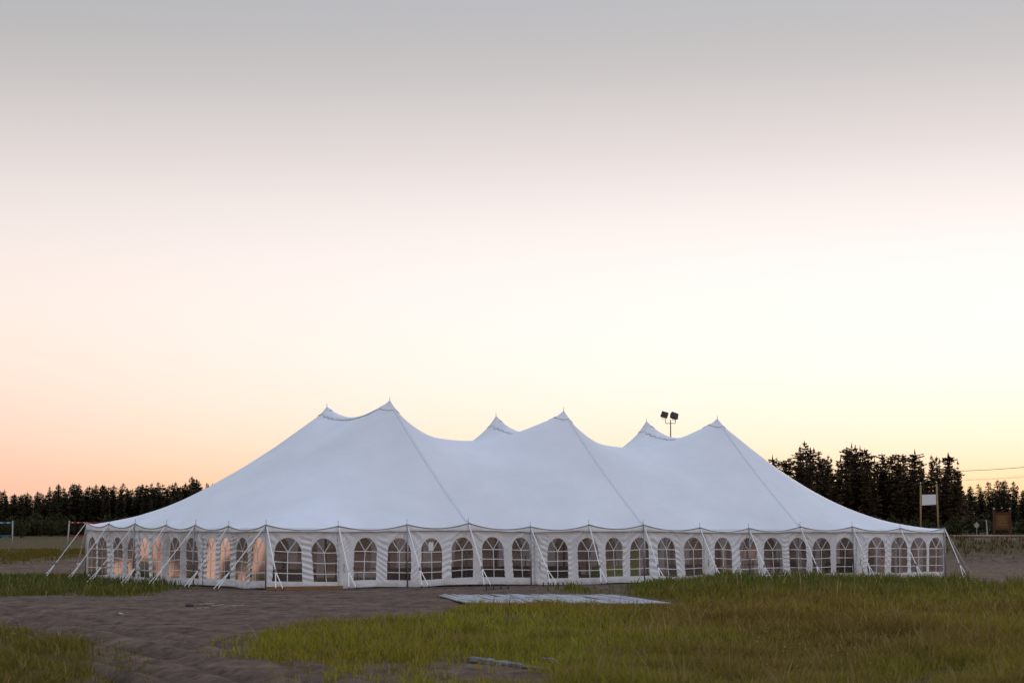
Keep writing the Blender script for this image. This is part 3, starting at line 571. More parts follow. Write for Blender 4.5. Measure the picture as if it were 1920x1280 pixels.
tag(MB().bar((0, 0, .0), (.02, 0, 1.5), .36, .03, side=(1, 0, 0)).build('green_board', M['lime'], None, loc=tent_world(wu(1190, 1.0), 1.0, .0), rot=(0, 0, TH)), 'tall narrow lime green board standing beside the lime table', 'board')
chair(wu(1243, .9), .9, .5, 'white folding chair behind the wall next to the lime green table', M['plastic'])
for k, px in enumerate((1352, 1402, 1448, 1496, 1545)):
    chair(wu(px, .8+.5*(k % 2)), .8+.5*(k % 2), [.3, -2.4, 2.9, .4, -2.8][k], 'dark folding chair in the row behind the grassy stretch of tent wall', M['dark'], group='dark chairs inside the tent')
table(wu(1425, 2.6), 2.6, 0, 'bare brown folding table behind the row of dark chairs')
table(wu(1585, 1.0), 1.0, 0, 'folding table under a black cloth at the end of the dark chairs', M['black'])
table(2.2, 5.2, 1.57, 'black cloth table inside the short end wall of the tent', M['black']); table(1.8, 9.0, 1.57, 'bare brown table deep inside the short end of the tent')
for k, px in enumerate((815, 868, 922, 978, 1046, 1292)): table(wu(px, 2.0+.9*(k % 2)), 2.0+.9*(k % 2), [0, .2, 0, 1.57, .1, 0][k], ['black cloth table behind the window with the paper notice', 'black cloth table set slightly askew next to the paper notice window', 'black cloth table behind the bar with four stakes', 'black cloth table turned end on beside the overlap in the wall', 'black cloth table behind the bar with five stakes', 'black cloth table between the white chair and the grassy wall'][k], M['black'])  # extra tables, added to darken the lower half of the front windows
p = warp('front', np.array(wu(808, -.02)), np.array(1.66)); 
tag(MB().box(-.115, .115, -.004, .004, -.17, .17).build('paper_notice', M['paper'], None, loc=tent_world(p[0], p[1]-.03, p[2]), rot=(.0, 0, TH)), 'white paper notice taped inside the arch of a tent window', 'notice')
a, b = on_ground(490, 1107), on_ground(641, 1106); a = tent_world(-.1, -.32, .01); b = tent_world(3.15, -.40, .01)
tag(MB().bar(a+np.array([0, 0, .05]), b+np.array([0, 0, .05]), .045, .13, side=(-sT, cT, 0)).build('timber_plank', M['plank']), 'orange brown timber plank on edge along the foot of the tent wall', 'plank')
def stake_row(px0, px1, py, n, label):
    p0, p1 = on_ground(px0, py), on_ground(px1, py); r = tag(empty('stake_bar', p0), label, 'stakes')
    dv = p1-p0; MB().bar((0, 0, .05), tuple(dv+np.array([0, 0, .05])), .05, .02).build('bar', M['dark'], r)
    for k in range(n):
        q_ = dv*k/(n-1); MB().tube([q_+np.array([0, 0, -.15]), q_+np.array([0, 0, .15])], .022, 6).ball(q_+np.array([0, 0, .15]), .04, 6, 4, 1, 1, .5).build('stake', M['dark'], r)
stake_row(912, 953, 1105, 4, 'low bar with four black stakes below the guy strap beside the wooden deck')
stake_row(1019, 1056, 1099, 5, 'low bar with five black stakes tight against the foot of the tent wall')
# ------------------------------------------------------------------ wooden deck of weathered boards
A, B, C_, D_ = [on_z(*p, .06) for p in ((822, 1115.5), (872, 1130.5), (1262, 1132.5), (1152, 1115.5))]
dk = tag(empty('wooden_deck', (A+B+C_+D_)/4*np.array([1, 1, 0])), 'low deck of weathered grey boards lying on the sand in front of the tent', 'deck'); cdk = (A+B+C_+D_)/4
nb = 44; pm = None
import bmesh
def board_mesh(wd, ln, th):
    bm = bmesh.new(); v = [bm.verts.new((x, y, z)) for z in (0, th) for y in (0, ln) for x in (-wd/2, wd/2)]
    for f in ((0, 2, 3, 1), (4, 5, 7, 6), (0, 1, 5, 4), (2, 6, 7, 3), (0, 4, 6, 2), (1, 3, 7, 5)): bm.faces.new([v[i] for i in f])
    bmesh.ops.bevel(bm, geom=bm.edges[:], offset=.006, segments=1, affect='EDGES'); m = bpy.data.meshes.new('plank'); bm.to_mesh(m); bm.free(); m.materials.append(M['greywood']); return m
bmesh_shared = [board_mesh(.138, 1.0, .04) for _ in range(1)]
for k in range(nb):
    t = (k+.5)/nb; p0 = B*(1-t)+C_*t; p1 = A*(1-t)+D_*t
    cuts = [0, .5+.12*random.uniform(-1, 1), 1] if k % 2 else [0, .3+.08*random.uniform(-1, 1), .72+.08*random.uniform(-1, 1), 1]
    for c0, c1 in zip(cuts[:-1], cuts[1:]):
        if (k*7+int(c0*10)) % 29 == 3: continue
        a = p0+(p1-p0)*c0; b = p0+(p1-p0)*c1; dv = b-a; ln = float(np.hypot(dv[0], dv[1]))
        o = obj('plank', bmesh_shared[0], None, dk); wloc = float(np.linalg.norm((C_-B)*(1-c0)+(D_-A)*c0))/nb
        o.location = (a[0]-cdk[0], a[1]-cdk[1], .055+random.uniform(-.012, .016)); o.rotation_euler = (random.uniform(-.004, .003), random.uniform(-.05, .05), math.atan2(dv[1], dv[0])-math.pi/2+random.uniform(-.003, .003))
        o.scale = (wloc/.138*(.88+.05*math.sin(k*2.3)), ln-.012, 1)
for c in (.06, .35, .65, .94):
    a = B+(A-B)*c; b = C_+(D_-C_)*c
    MB().bar(((a-cdk)[0]+.05, (a-cdk)[1], .025), ((b-cdk)[0]-.05, (b-cdk)[1], .025), .09, .05).build('joist', M['greywood'], dk)
# driftwood beam
a, b = on_ground(884, 1243), on_ground(1040, 1259); mid = (a+b)/2; dv = b-a; ln = float(np.linalg.norm(dv)); vs = []; fs = []; nn = 22; pr = [(-.085, 0), (-.08, .055), (-.03, .07), (.05, .066), (.085, .045), (.09, 0)]
for i in range(nn):
    t = i/(nn-1); tp = 1-.25*t
    for (y, z) in pr: vs.append((-ln/2+ln*t+.02*random.uniform(-1, 1), y*tp+.012*random.uniform(-1, 1)+.03*math.sin(t*5), z*tp+.014*random.uniform(-1, 1)+.03*(1-t)))
for i in range(nn-1):
    for k in range(5): fs.append((i*6+k, (i+1)*6+k, (i+1)*6+k+1, i*6+k+1))
fs += [tuple(range(6))[::-1], tuple(range((nn-1)*6, nn*6))]
tag(obj('driftwood_beam', mesh('driftwood_beam', vs, fs), M['drift'], None, mid, (0, 0, math.atan2(dv[1], dv[0]))), 'weathered grey driftwood beam lying in the grass on bare sand', 'driftwood')
a, b = on_ground(1018, 1250), on_ground(1052, 1254)
tag(MB().tube([a+np.array([0, 0, .12]), (a+b)/2+np.array([0, .02, .13]), b+np.array([0, 0, .05])], [.02, .03, .012], 6).build('dead_branch', M['drift']), 'thin grey branch beside the end of the driftwood beam', 'branch')
for k, (x0, y0, x1, y1) in enumerate([(374, 1133, 388, 1132), (385, 1132.5, 402, 1131.5), (396, 1137, 410, 1135.5), (408, 1135, 421, 1133.5), (428, 1136, 446, 1135.5), (438, 1136.5, 458, 1134), (382, 1140, 392, 1139), (368, 1140, 378, 1139.5)]):
    a, b = on_ground(x0, y0), on_ground(x1, y1); m_ = (a+b)/2+np.array([0, random.uniform(-.25, .25), .02])
    o = MB().tube([a+np.array([0, 0, .02]), m_+np.array([0, 0, -.01]), b+np.array([0, 0, .015])], [.008, .014, .006], 5).build('dead_stick', M['stick'])
    tag(o, 'bleached stick in the scatter of dead sticks on open sand', 'stick', 'dead sticks scattered on the sand')
a = on_ground(355, 1137); tag(MB().ball(a+np.array([0, 0, .05]), .11, 9, 6, 1.2, .9, .7).build('stone', material('grey_stone', (.12, .10, .10), .9, noise=.4, scale=9)), 'small dark stone at the end of the dead sticks', 'stone')
a = on_ground(223, 1152); tag(MB().add([(-.16, 0, .01), (-.02, -.06, .06), (.15, .02, .015), (.02, .09, .05)], [(0, 1, 3), (1, 2, 3)]).build('paper_scrap', M['paper'], None, loc=a), 'crumpled white paper scrap on the sandy track', 'litter')
# ------------------------------------------------------------------ floodlight mast behind the tent
yd = 128.0; pb = at_depth(1257.5, 812, yd); lm = tag(empty('floodlight_mast', (pb[0], yd, float(terrain(pb[0], yd)))), 'dark floodlight mast with two square lamps rising behind the tent', 'floodlight'); zg = lm.location.z
zp = at_depth(1257.5, 790, yd)[2]-zg; pxm = yd/F
MB().tube([(0, 0, 0), (0, 0, zp-2), (0, 0, zp+.12)], [.10, .045, .03], 8).build('mast', M['dark'], lm)
za = at_depth(1257.5, 793.5, yd)[2]-zg
MB().tube([(-.32, 0, za+.28), (-.32, 0, za+.02), (-.28, 0, za), (.28, 0, za), (.32, 0, za+.02), (.32, 0, za+.28)], .022, 6).build('cross_arm', M['dark'], lm)
for cx, cy_, wd, tilt, yaw in ((1246.5, 778, .44, .28, -.35), (1264, 779.5, .50, .28, .45)):
    z = at_depth(cx, cy_, yd)[2]-zg; x = (cx-1257.5)*pxm
    b = MB().add([(-wd/2, -.12, -.2), (wd/2, -.12, -.2), (wd/2, -.12, .2), (-wd/2, -.12, .2), (-wd/2*.8, .16, -.15), (wd/2*.8, .16, -.15), (wd/2*.8, .16, .15), (-wd/2*.8, .16, .15)], [(0, 1, 2, 3), (7, 6, 5, 4), (0, 4, 5, 1), (1, 5, 6, 2), (2, 6, 7, 3), (3, 7, 4, 0)])
    h = b.build('lamp_head', M['dark'], lm, loc=(x, 0, z), rot=(-.25, tilt, yaw)); MB().box(-wd/2*.9, wd/2*.9, -.126, -.122, -.18, .18).build('lamp_glass', M['lampglass'], h)
    MB().tube([(-.11, 0, -.18), (-.09, 0, -.30), (.09, 0, -.30), (.11, 0, -.18)], .016, 5).build('yoke', M['dark'], h)
# ------------------------------------------------------------------ volleyball nets
def vnet(pa, pb_, top, bot, mat, label, lean=0.0):
    za, zb = float(terrain(*pa)), float(terrain(*pb_)); r = tag(empty('volleyball_net', (pa[0], pa[1], za)), label, 'sports net'); d = np.array([pb_[0]-pa[0], pb_[1]-pa[1], zb-za])
    for e, lx in ((np.zeros(3), lean), (d, 0)):
        MB().tube([e+np.array([-lx, 0, -.1]), e+np.array([0, 0, 2.55])], .05, 8).build('post', M['aluminium'], r, True)
    for z, th in ((top, .09), (bot, .06)):
        n = 12; vs = []
        for i in range(n+1):
            t = i/n; p_ = d*t; sg = .05*4*t*(1-t)
            for s_ in (-th/2, th/2): vs.append((p_[0], p_[1]-.055, p_[2]+z+s_-sg))
        MB().add(vs, [(2*i, 2*i+2, 2*i+3, 2*i+1) for i in range(n)]).build('tape', mat, r)
    for i in range(3):
        p_ = d*(.035+.055*i); o = MB().box(-.09, .09, -.004, .004, -.025, .025).build('tape_print', M['paper'], r, loc=(p_[0], p_[1]-.066, p_[2]+top-.01-.004*i))
    c = MB(); nv = 60
    for i in range(1, nv): p_ = d*i/nv; c.bar((p_[0], p_[1]-.05, p_[2]+bot), (p_[0], p_[1]-.05, p_[2]+top-.03), .006, .006, side=(1, 0, 0))
    for i in range(1, 9): z = bot+(top-bot)*i/9; c.bar((0, -.05, z), (d[0], d[1]-.05, d[2]+z), .006, .006, side=(0, 0, 1))
    n_ = c.build('net', M['netblue'], r); n_['kind'] = 'stuff'
pb1 = at_depth(23, 1010, 150); vnet((pb1[0], 150), (pb1[0]-9.4, 151), 2.42, 1.45, M['blue'], 'volleyball net with blue tapes near the far wood')
pr1 = at_depth(129.5, 1010, 148); vnet((pr1[0], 148), (pr1[0]+9, 143), 2.42, 1.47, M['red'], 'volleyball net with red tapes beside the end of the tent', .18)
# ------------------------------------------------------------------ road, barrier and signs on the embankment
rv = []; rx = np.concatenate([np.arange(8, 60, 2.0), [70, 90, 140, 260]])
for x in rx:
    for y in (173.2, 175, 177.5, 180): rv.append((x, y, 0))
rv = np.array(rv); rv[:, 2] = np.maximum(terrain(rv[:, 0], rv[:, 1]), 1.9)+.03
tag(obj('road', mesh('road', rv, grid_faces(len(rx), 4), True), M['gravel']), 'pale gravel road along the embankment', kind='structure')
x = 20.0; k = 0
while x < 62:
    ln = 4.6+random.uniform(-.3, .5); y = 172.4; z = float(terrain(x+ln/2, y)); h = 2.02+(1006-1005.2)*y/F
    o = MB().tube([(x, y, h+random.uniform(-.02, .02)), (x+ln*.5, y+.05, h), (x+ln-.03, y, h+random.uniform(-.02, .02))], [.12, .125, .11], 9).build('barrier_log', M['log'], None, True)
    tag(o, 'long pale log of the low barrier along the embankment road', 'log', 'logs of the roadside barrier')
    MB().tube([(x+ln*.18, y+.02, z-.3), (x+ln*.18, y+.02, h-.05)], .09, 7).build('support_post', M['log'], o); MB().tube([(x+ln*.82, y+.02, z-.3), (x+ln*.82, y+.02, h-.05)], .09, 7).build('support_post', M['log'], o)
    x += ln
def gz(x, y): return float(terrain(x, y))
yd = 182.0; k_ = yd/F
xl, xr = at_depth(1727, 950, yd)[0], at_depth(1757, 950, yd)[0]; r = tag(empty('sign_frame', ((xl+xr)/2, yd, gz(xl, yd))), 'tall frame of two pale wood posts holding a blank white board', 'sign'); zg = r.location.z; hw = (xr-xl)/2
for s, tp, ln in ((-1, 910, .04), (1, 908.5, -.05)):
    ht = at_depth(0, tp, yd)[2]-zg; po = MB().tube([(s*hw-ln+s*.05, 0, -.3), (s*hw+ln*0, 0, ht)], [.085, .075], 8).build('post', M['post'], r, True)
    MB().tube([(s*hw, 0, ht), (s*hw, 0, ht+.2)], .012, 5).ball((s*hw, 0, ht+.24), .06, 8, 5).build('post_cap', M['plastic'], po)
zt, zb_ = at_depth(0, 927, yd)[2]-zg, at_depth(0, 946.5, yd)[2]-zg
MB().add([(-hw+.09, -.03, zb_-.02), (hw-.08, -.03, zb_+.05), (hw-.09, -.03, zt+.03), (-hw+.09, -.03, zt), (-hw+.09, .03, zb_-.02), (hw-.08, .03, zb_+.05), (hw-.09, .03, zt+.03), (-hw+.09, .03, zt)], [(0, 1, 2, 3), (7, 6, 5, 4), (0, 4, 5, 1), (1, 5, 6, 2), (2, 6, 7, 3), (3, 7, 4, 0)]).build('board', M['whiteboard'], r)
yd = 180.5; xl, xr = at_depth(1864, 980, yd)[0], at_depth(1894, 980, yd)[0]; hw = (xr-xl)/2
r = tag(empty('notice_sign', ((xl+xr)/2, yd, gz(xl, yd))), 'brown wooden park sign with carved yellow lines between two ball topped posts', 'sign'); zg = r.location.z
def zz_(py): return at_depth(0, py, yd)[2]-zg
for s in (-1, 1):
    po = MB().box(s*hw-.09, s*hw+.09, -.08, .08, -.3, zz_(956)).build('post', M['signwood'], r); MB().ball((s*hw, 0, zz_(953.5)), .10, 9, 6).build('post_ball', M['aluminium'], po, True)
MB().box(-hw+.09, hw-.09, -.05, .05, zz_(963.5), zz_(960)).build('top_rail', M['signwood'], r); MB().box(-hw+.09, hw-.09, -.05, .05, zz_(993), zz_(990)).build('bottom_rail', M['signwood'], r)
bd = MB().box(-hw+.12, hw-.12, -.03, .03, zz_(989.6), zz_(964)).build('board', M['signpanel'], r)
for li, (py, w0, w1) in enumerate(((968.5, -.6, .25), (973, -.55, .35), (977.5, -.35, .65), (982.5, -.55, .5))):
    xx = w0*hw
    while xx < w1*hw:
        l = random.uniform(.045, .075); hgt = .065
        MB().box(xx, xx+l, -.042, -.031, zz_(py)-hgt, zz_(py)-hgt+.03).box(xx, xx+.022, -.043, -.032, zz_(py)-hgt, zz_(py)+hgt).box(xx, xx+l*.8, -.0415, -.0315, zz_(py)+hgt-.03, zz_(py)+hgt).build('carved_letter', M['yellow'], bd); xx += l+random.choice((.03, .03, .03, .09))
yd = 181.0; p_ = at_depth(1831, 985, yd); r = tag(empty('road_sign', (p_[0], yd, gz(p_[0], yd))), 'small grey back of a road sign on a thin post', 'road sign'); zg = r.location.z
MB().tube([(0, 0, -.2), (0, 0, zz_(981))], .03, 6).build('post', M['metal'], r); zc = at_depth(0, 984, yd)[2]-zg; MB().add([(0, -.04, zc-.3), (.27, -.04, zc), (0, -.04, zc+.3), (-.27, -.04, zc), (0, -.055, zc-.3), (.27, -.055, zc), (0, -.055, zc+.3), (-.27, -.055, zc)], [(0, 1, 2, 3), (7, 6, 5, 4), (0, 4, 5, 1), (1, 5, 6, 2), (2, 6, 7, 3), (3, 7, 4, 0)]).build('plate', M['aluminium'], r)
p_ = at_depth(1852, 1003, 179.5); q_ = at_depth(1849, 974, 179.5)
tag(MB().tube([(p_[0], 179.5, gz(p_[0], 179.5)-.2), (q_[0], 179.5, q_[2])], [.07, .06], 7).build('leaning_post', M['aluminium']), 'bare pale post leaning slightly beside the brown park sign', 'post')
# ------------------------------------------------------------------ trees
def spruce(seed, H_, R_, ragged=0.0, mat='needle'):
    rg = np.random.default_rng(seed); V = []; T = []; n = 0
    bend = rg.normal(0, .02, 2)*H_; z = .06*H_ if ragged < .5 else .16*H_
    def cx(zz): return bend*(zz/H_)**2
    club = rg.random() < .5*ragged
    while z < H_*.985:
        fr = z/H_; r = R_*(1-fr)**(.75 if ragged > .3 else .62)*(1-.35*ragged*rg.random()) + .10
        if club and fr > .8: r += .35*R_*math.exp(-((fr-.92)/.06)**2)
        if ragged and rg.random() < .22*ragged: z += H_*.03; continue
        nb_ = int(rg.integers(6, 10)) if fr < .85 else int(rg.integers(4, 7))
        for b in range(nb_):
            a = rg.uniform(0, 2*math.pi); ln = r*rg.uniform(.55, 1.18); dr = -rg.uniform(.12, .40)*ln*(1-fr*.8) + (.18*ln if fr > .8 else 0)
            c = cx(z); d = np.array([math.cos(a), math.sin(a)]); pd = np.array([-d[1], d[0]])
            segs = max(2, int(ln/.28)); P0 = np.array([c[0], c[1], z])
            for s in range(segs):
                t0 = s/segs; t1 = (s+1.25)/segs; m0 = P0+np.array([*(d*ln*t0), dr*t0+.10*ln*t0*t0]); m1 = P0+np.array([*(d*ln*t1), dr*t1+.10*ln*t1*t1])
                for sg in (-1, 1):
                    wd = (.10+.24*ln*(1-t0)*.6+.08)*rg.uniform(.6, 1.25); tip = m0*.35+m1*.65+np.array([*(pd*sg*wd), -rg.uniform(.04, .22)])
                    V += [m0, m1, tip]; T.append((n, n+1, n+2)); n += 3
                if rg.random() < .7:
                    V += [m0, m1, (m0+m1)/2+np.array([*(pd*rg.uniform(-.05, .05)), -rg.uniform(.12, .34)])]; T.append((n, n+1, n+2)); n += 3
        z += H_*rg.uniform(.020, .034)
    c = cx(H_)
    for k in range(5):
        a = k*1.3; V += [np.array([c[0], c[1], H_*1.02]), np.array([c[0]+.1*math.cos(a), c[1]+.1*math.sin(a), H_*.95]), np.array([c[0]+.1*math.cos(a+1), c[1]+.1*math.sin(a+1), H_*.945])]; T.append((n, n+1, n+2)); n += 3
    crown = npmesh('crown', np.array(V), tris=np.array(T)); crown.materials.append(M[mat])
    tb = MB().tube([(0, 0, -.4), (*cx(H_*.4), H_*.4), (*cx(H_*.97), H_*.97)], [.02*H_+.02, .013*H_, .01], 7); trunk = mesh('trunk', tb.v, tb.f, True); trunk.materials.append(M['bark'])
    return crown, trunk, H_
KIN = {'L': [spruce(10+i, 10, [1.7, 2.0, 1.35, 1.5, 2.2, 1.15][i], .15) for i in range(6)],
       'R': [spruce(30+i, 10, [1.5, 1.2, 1.9, 1.35, 1.7, 2.1, .9][i], [.6, .8, .5, .9, .7, .6, .9][i], 'needle2') for i in range(7)]}
LOOK = {'L': ['full', 'wide skirted', 'slim', 'even', 'broad bushy', 'thin spired'], 'R': ['open branched', 'sparse', 'heavy crowned', 'gappy', 'shaggy', 'massive', 'spindly']}
def plant_tree(kind, i, x, y, h, label, group, wid=1.0):
    size = 'tall' if h > (8.6 if kind == 'R' else 9.2) else 'short' if h < (6.8 if kind == 'R' else 8.0) else 'middling'; label = size+' '+LOOK[kind][i]+' '+label
    crown, trunk, H_ = KIN[kind][i]; t = tag(empty('spruce_tree', (x, y, float(terrain(x, y)))), label, 'tree', group); s = h/H_
    t.scale = (s*wid, s*wid, s); t.rotation_euler = (random.uniform(-.02, .02), random.uniform(-.02, .02), random.uniform(0, 6.28))
    obj('crown', crown, None, t); obj('trunk', trunk, None, t)
# left wood: crest heights read off the photograph (pixel x, pixel y of the tree tops)
LTOP = [(-60, 925), (8, 917), (30, 924), (50, 922), (72, 920), (95, 911), (110, 908), (122, 912), (143, 906), (160, 912), (178, 907), (192, 909), (200, 910), (213, 913), (222, 905), (236, 914), (246, 915), (258, 909), (268, 906), (287, 905), (305, 903), (318, 908), (330, 903), (340, 912), (355, 899), (368, 893), (380, 914), (395, 905), (430, 900)]
lx, ly = zip(*LTOP)
lab_l = 'dark pointed spruce in the wood beyond the volleyball nets'; lab_r = 'dark spruce in the wood behind the log barrier'
for px, py in LTOP:
    y = 302+random.uniform(-3, 3); p_ = at_depth(px, py, y); plant_tree('L', random.choice((0, 2, 3, 5, 0, 3)), p_[0], y, p_[2]-float(terrain(p_[0], y)), lab_l, 'spruces of the wood beyond the nets', random.uniform(1.0, 1.5))
for row in range(4):
    px = -110+row*5
    while px < 415:
        y = [296, 299, 306, 312][row]+random.uniform(-2, 2); py = np.interp(px, lx, ly)+random.uniform(-1, 11)+(7 if row == 0 else 0); p_ = at_depth(px, py, y)
        plant_tree('L', random.randrange(6), p_[0], y, p_[2]-float(terrain(p_[0], y)), lab_l, 'spruces of the wood beyond the nets', random.uniform(1.1, 1.7)); px += random.uniform(9, 19)
RTOP = [(1446, 853), (1462, 858), (1472, 863), (1493, 840), (1505, 836), (1516, 827), (1541, 845), (1557, 853), (1569, 856), (1587, 840), (1599, 831), (1612, 836), (1620, 841), (1630, 852), (1640, 857), (1657, 850), (1672, 853), (1681, 850), (1692, 852), (1716, 843), (1728, 862), (1743, 853), (1752, 856), (1775, 850), (1786, 849), (1797, 862)]
rx_, ry_ = zip(*RTOP)
for px, py in RTOP:
    y = 206+random.uniform(-4, 4); p_ = at_depth(px, py, y); big = px in (1516, 1599, 1775, 1786, 1716)
    plant_tree('R', random.choice((2, 5, 0)) if big else random.choice((0, 1, 3, 4, 6)), p_[0], y, p_[2]-float(terrain(p_[0], y)), lab_r, 'ragged spruces behind the log barrier', random.uniform(.85, 1.15) if not big else random.uniform(1.1, 1.35))
for row in range(4):
    px = 1390+row*7
    while px < 1800:
        y = [197, 201, 211, 216][row]+random.uniform(-2, 2); py = np.interp(px, rx_, ry_)+random.uniform(1, 28)+(18 if row == 0 else 0); p_ = at_depth(px, py, y)
        plant_tree('R', random.randrange(7), p_[0], y, p_[2]-float(terrain(p_[0], y)), lab_r, 'ragged spruces behind the log barrier', random.uniform(1.25, 1.8)); px += random.uniform(12, 21)
lab_f = 'dark spruce of the distant stand beyond the park sign'
for row in range(4):
    px = 1796+row*5
    while px < 2040:
        y = [236, 244, 252, 260][row]+random.uniform(-3, 3); py = 905+random.uniform(-4, 22)+(18 if row == 0 else 0)-(4 if row > 2 else 0); p_ = at_depth(px, py, y)
        plant_tree('L', random.choice((0, 2, 3, 5)), p_[0], y, p_[2]-float(terrain(p_[0], y)), lab_f, 'distant spruces beyond the park sign', random.uniform(1.3, 1.8)); px += random.uniform(10, 19)
# alder bushes along the edges of the woods
def bush_mesh(seed, n=520):
    rg = np.random.default_rng(seed); V = []; T = []
    lob = [(rg.uniform(-.6, .6), rg.uniform(-.4, .4), rg.uniform(.35, .8), rg.uniform(.3, .55)) for _ in range(9)]
    for k in range(n):
        l = lob[rg.integers(9)]; d = rg.normal(size=3); d /= np.linalg.norm(d); c = np.array(l[:3])+d*l[3]*rg.uniform(.5, 1.05); c[2] = max(c[2], .03)
        a, b = rg.normal(size=3), rg.normal(size=3); a /= np.linalg.norm(a); b -= a*a.dot(b); b /= np.linalg.norm(b); s = rg.uniform(.05, .10); i = len(V)
        V += [c-a*s, c+b*s*.6, c+a*s, c-b*s*.6]; T += [(i, i+1, i+2), (i, i+2, i+3)]
    m = npmesh('leaves', np.array(V), tris=np.array(T)); m.materials.append(M['leaf']); return m
BU = [bush_mesh(200+i) for i in range(3)]
st = MB()
for k in range(5): st.tube([(0, 0, -.1), (.3*math.cos(k*1.3), .25*math.sin(k*1.3), .6)], [.03, .012], 5)
stm = mesh('stems', st.v, st.f); stm.materials.append(M['bark'])
def bush(px, base_y, top_px, wpx, label, group):
    p_ = at_depth(px, top_px, base_y); z = float(terrain(p_[0], base_y)); h = max(p_[2]-z, .5); t = tag(empty('alder_bush', (p_[0], base_y, z), random.uniform(-.5, .5)), label, 'bush', group); wd = wpx*base_y/F
    t.scale = (wd/2.0, wd/2.0, h/1.25); obj('leaves', random.choice(BU), None, t); obj('stems', stm, None, t)
for px in list(range(-50, 420, 24)): bush(px+random.uniform(-8, 8), 288+random.uniform(-3, 3), random.uniform(955, 985), random.uniform(40, 70), 'dark rounded bush along the foot of the wood beyond the nets', 'bushes under the far wood')
for px in (2, 22, 40): bush(px, 262, random.uniform(972, 985), 44, 'dark bush standing forward of the wood behind the blue net', 'bushes behind the blue net')
for px in list(range(1440, 1990, 26)): bush(px+random.uniform(-8, 8), 190+random.uniform(-2, 3), random.uniform(950, 985), random.uniform(45, 75), 'dark rounded bush along the foot of the wood behind the barrier', 'bushes behind the barrier')
# power line ---------------------------------------------------------
def upole(px, y, toppx):
    p_ = at_depth(px, toppx, y); r = tag(empty('utility_pole', (p_[0], y, gz(p_[0], y))), 'wooden utility pole carrying the wires beside the wood', 'pole', 'utility poles'); h = p_[2]-r.location.z
    MB().tube([(0, 0, -.5), (0, 0, h+.3)], [.14, .10], 8).build('pole', M['bark'], r, True); MB().box(-.06, .06, -.9, .9, h-.1, h).build('cross_arm', M['bark'], r); return p_
pa = upole(1776, 222, 883); pc = upole(2180, 190, 838)
for k, (dz, rr) in enumerate(((0, .028), (-.95, .010), (-1.05, .009))):
    pts = []
    for i in range(31):
        t = i/30; pts.append((pa[0]*(1-t)+pc[0]*t, 222*(1-t)+190*t+(.8 if k == 1 else -.8 if k == 2 else 0), pa[2]*(1-t)+pc[2]*t+dz-.5*4*t*(1-t)))
    tag(MB().tube(pts, rr, 5).build('power_line', M['dark']), ['thick dark overhead cable above the distant spruces', 'thin upper wire under the thick overhead cable', 'thin lower wire under the thick overhead cable'][k], 'wire')
# ------------------------------------------------------------------ grass
def grass(name, label, n, box, hfun, seed, minw=.006, tall=False, pal=None):
    rg = np.random.default_rng(seed); x0, x1, y0, y1 = box
    u = rg.random(n); y = 1/(1/y0 + u*(1/y1-1/y0)) if not tall else rg.uniform(y0, y1, n); x = rg.uniform(-1, 1, n)*(y*.275+1.5)
    so = veg(x, y); g = (so > .06) & (x > x0) & (x < x1); x, y, so = x[g], y[g], so[g]
    cl = fbm(x*1.1, y*.8, 81, 4); keep = rg.random(len(x)) < np.clip(.52+1.7*cl+.35*sn(x*.25, y*.15, 82), .05, 1)*so**1.3; x, y, cl, so = x[keep], y[keep], cl[keep], so[keep]
    n = len(x); h, col = hfun(x, y, cl, rg); h = h*(.35+.65*so); z = terrain(x, y)
    wdt = np.maximum(minw, y*.00022)*rg.uniform(.7, 1.5, n); az = rg.uniform(0, 2*np.pi, n); wx, wy = np.cos(az)*wdt, np.sin(az)*wdt
    la = rg.uniform(0, 2*np.pi, n); le = rg.uniform(.1, .8, n)*h; lx_, ly_ = np.cos(la)*le, np.sin(la)*le
    V = np.stack([np.stack([x-wx, y-wy, z-.02], -1), np.stack([x+wx, y+wy, z-.02], -1), np.stack([x-wx*.8+lx_*.35, y-wy*.8+ly_*.35, z+h*.6], -1), np.stack([x+wx*.8+lx_*.35, y+wy*.8+ly_*.35, z+h*.6], -1), np.stack([x+lx_, y+ly_, z+h], -1)], 1)
    b = np.arange(n)[:, None]*5; q = (b+np.array([0, 1, 3, 2])); t = (b+np.array([2, 3, 4]))
    m = npmesh(name, V.reshape(-1, 3), quads=q, tris=t); ca = m.color_attributes.new('tint', 'FLOAT_COLOR', 'POINT')
    c4 = np.ones((n, 5, 4), np.float32); c4[..., :3] = col[:, None, :]; ca.data.foreach_set('color', c4.ravel())
    print(name, n); return tag(obj(name, m, M['grass']), label, kind='stuff')
GREEN = np.array([.275, .265, .022]); DGREEN = np.array([.085, .115, .020]); OLIVE = np.array([.27, .19, .028]); STRAW = np.array([.30, .21, .09]); BROWN = np.array([.165, .108, .026])
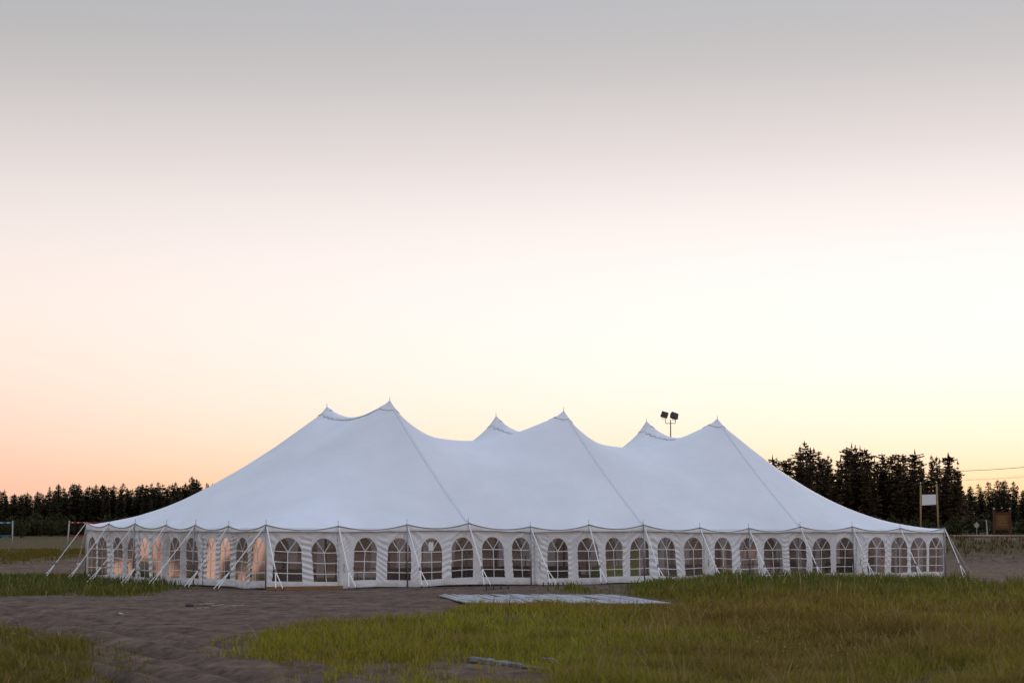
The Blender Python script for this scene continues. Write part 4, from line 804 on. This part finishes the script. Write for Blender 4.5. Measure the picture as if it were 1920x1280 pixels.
def field(x, y, cl, rg):
    n = len(x); px, py = to_px(x, y)
    a = np.clip(.5+.9*sn(x*.22+3, y*.16, 91)+.5*sn(x*.8, y*.5, 92), 0, 1)            # olive vs green drifts
    dry = np.clip(ss(950, 1500, px)*.7 + .5*sn(x*.3, y*.22, 93), 0, 1)*ss(1092, 1125, py)
    base = GREEN*(1-a[:, None]*.6)+OLIVE*a[:, None]*.6
    base = base*(1-dry[:, None]*.75)+BROWN*1.1*dry[:, None]*.75
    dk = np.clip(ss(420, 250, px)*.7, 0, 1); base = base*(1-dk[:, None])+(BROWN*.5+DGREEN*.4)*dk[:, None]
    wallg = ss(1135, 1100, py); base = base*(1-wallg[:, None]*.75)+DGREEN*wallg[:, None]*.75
    r = rg.random(n); st_ = (r < .07)[:, None]; base = np.where(st_, STRAW*rg.uniform(.6, 1.1, n)[:, None], base); base = base*rg.uniform(.55, 1.35, n)[:, None]
    h = (.20+.16*vn(x*.45, y*.3, 94)+.10*np.clip(cl, -1, 1))*rg.uniform(.55, 1.35, n)
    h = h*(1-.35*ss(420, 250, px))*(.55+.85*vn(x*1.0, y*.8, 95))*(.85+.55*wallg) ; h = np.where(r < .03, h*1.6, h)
    return np.maximum(h, .05), base
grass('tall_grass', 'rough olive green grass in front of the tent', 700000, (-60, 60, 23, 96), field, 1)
def short(x, y, cl, rg):
    n = len(x); base = GREEN*.16+OLIVE*.36; base = np.repeat(base[None], n, 0)*rg.uniform(.7, 1.1, n)[:, None]; return .16*rg.uniform(.4, 1.2, n)*(1+.5*cl)*(1+1.3*(x > 10)), base*np.where(x > 10, .62, 1)[:, None]
grass('meadow_grass', 'low grass on the far field and the embankment', 200000, (-70, 70, 96, 185), short, 3, .02)
# lone seed stalks
for k, (px, py, tp, bend) in enumerate([(1165, 1190, 1168, .02), (1188, 1204, 1176, .0), (1192, 1196, 1168, .10), (1145, 1248, 1222, .12), (751, 1146, 1118, .0), (816, 1133, 1117, 0), (795, 1152, 1115, .02), (886, 1166, 1144, .03), (840, 1166, 1150, 0), (1512, 1208, 1188, .14), (1016, 1200, 1183, .02), (1050, 1205, 1190, .03)]):
    b = on_ground(px, py+4); h = max((py+4-tp)*b[1]/F, .25); pts = [b+np.array([bend*h*2*t*t, 0, h*t]) for t in np.linspace(0, 1, 6)]
    r = tag(empty('seed_stalk', b), 'lone dry straw coloured seed stalk standing above the grass', 'stalk', 'dry seed stalks'); s_ = MB().tube([p_-b for p_ in pts], [.006]*3+[.005, .004, .003], 4); s_.build('stem', M['straw'], r)
    MB().tube([pts[4]-b, (pts[4]+pts[5])/2-b, pts[5]-b+np.array([0, 0, .05])], [.005, .011, .003], 5).build('seed_head', M['straw'], r)

def flowers(n, seed):
    rg = np.random.default_rng(seed); y = 1/(1/27 + rg.random(n)*(1/62-1/27)); x = rg.uniform(-1, 1, n)*y*.27; g = veg(x, y) > .9; x, y = x[g], y[g]
    z = terrain(x, y)+rg.uniform(.12, .28, len(x)); r = rg.uniform(.006, .011, len(x)); V = []; T = []
    for k in range(len(x)):
        c = np.array([x[k], y[k], z[k]]); i = len(V)
        for a in range(5): V.append(c+np.array([math.cos(a*1.257)*r[k], math.sin(a*1.257)*r[k]*.8, .5*math.sin(a*2.1)*r[k]]))
        V += [c+np.array([0, 0, -r[k]*1.2])]; T += [(i, i+1, i+2), (i, i+2, i+3), (i, i+3, i+4)] + [(i+a, i+5, i+(a+1) % 5) for a in range(5)]
    m = npmesh('meadow_flowers', np.array(V), tris=np.array(T)); tag(obj('meadow_flowers', m, material('flower_petals', (.62, .50, .22), .8, col2=(.70, .66, .58), scale=.9)), 'tiny pale flower heads dotted through the grass', kind='stuff')
flowers(520, 5)
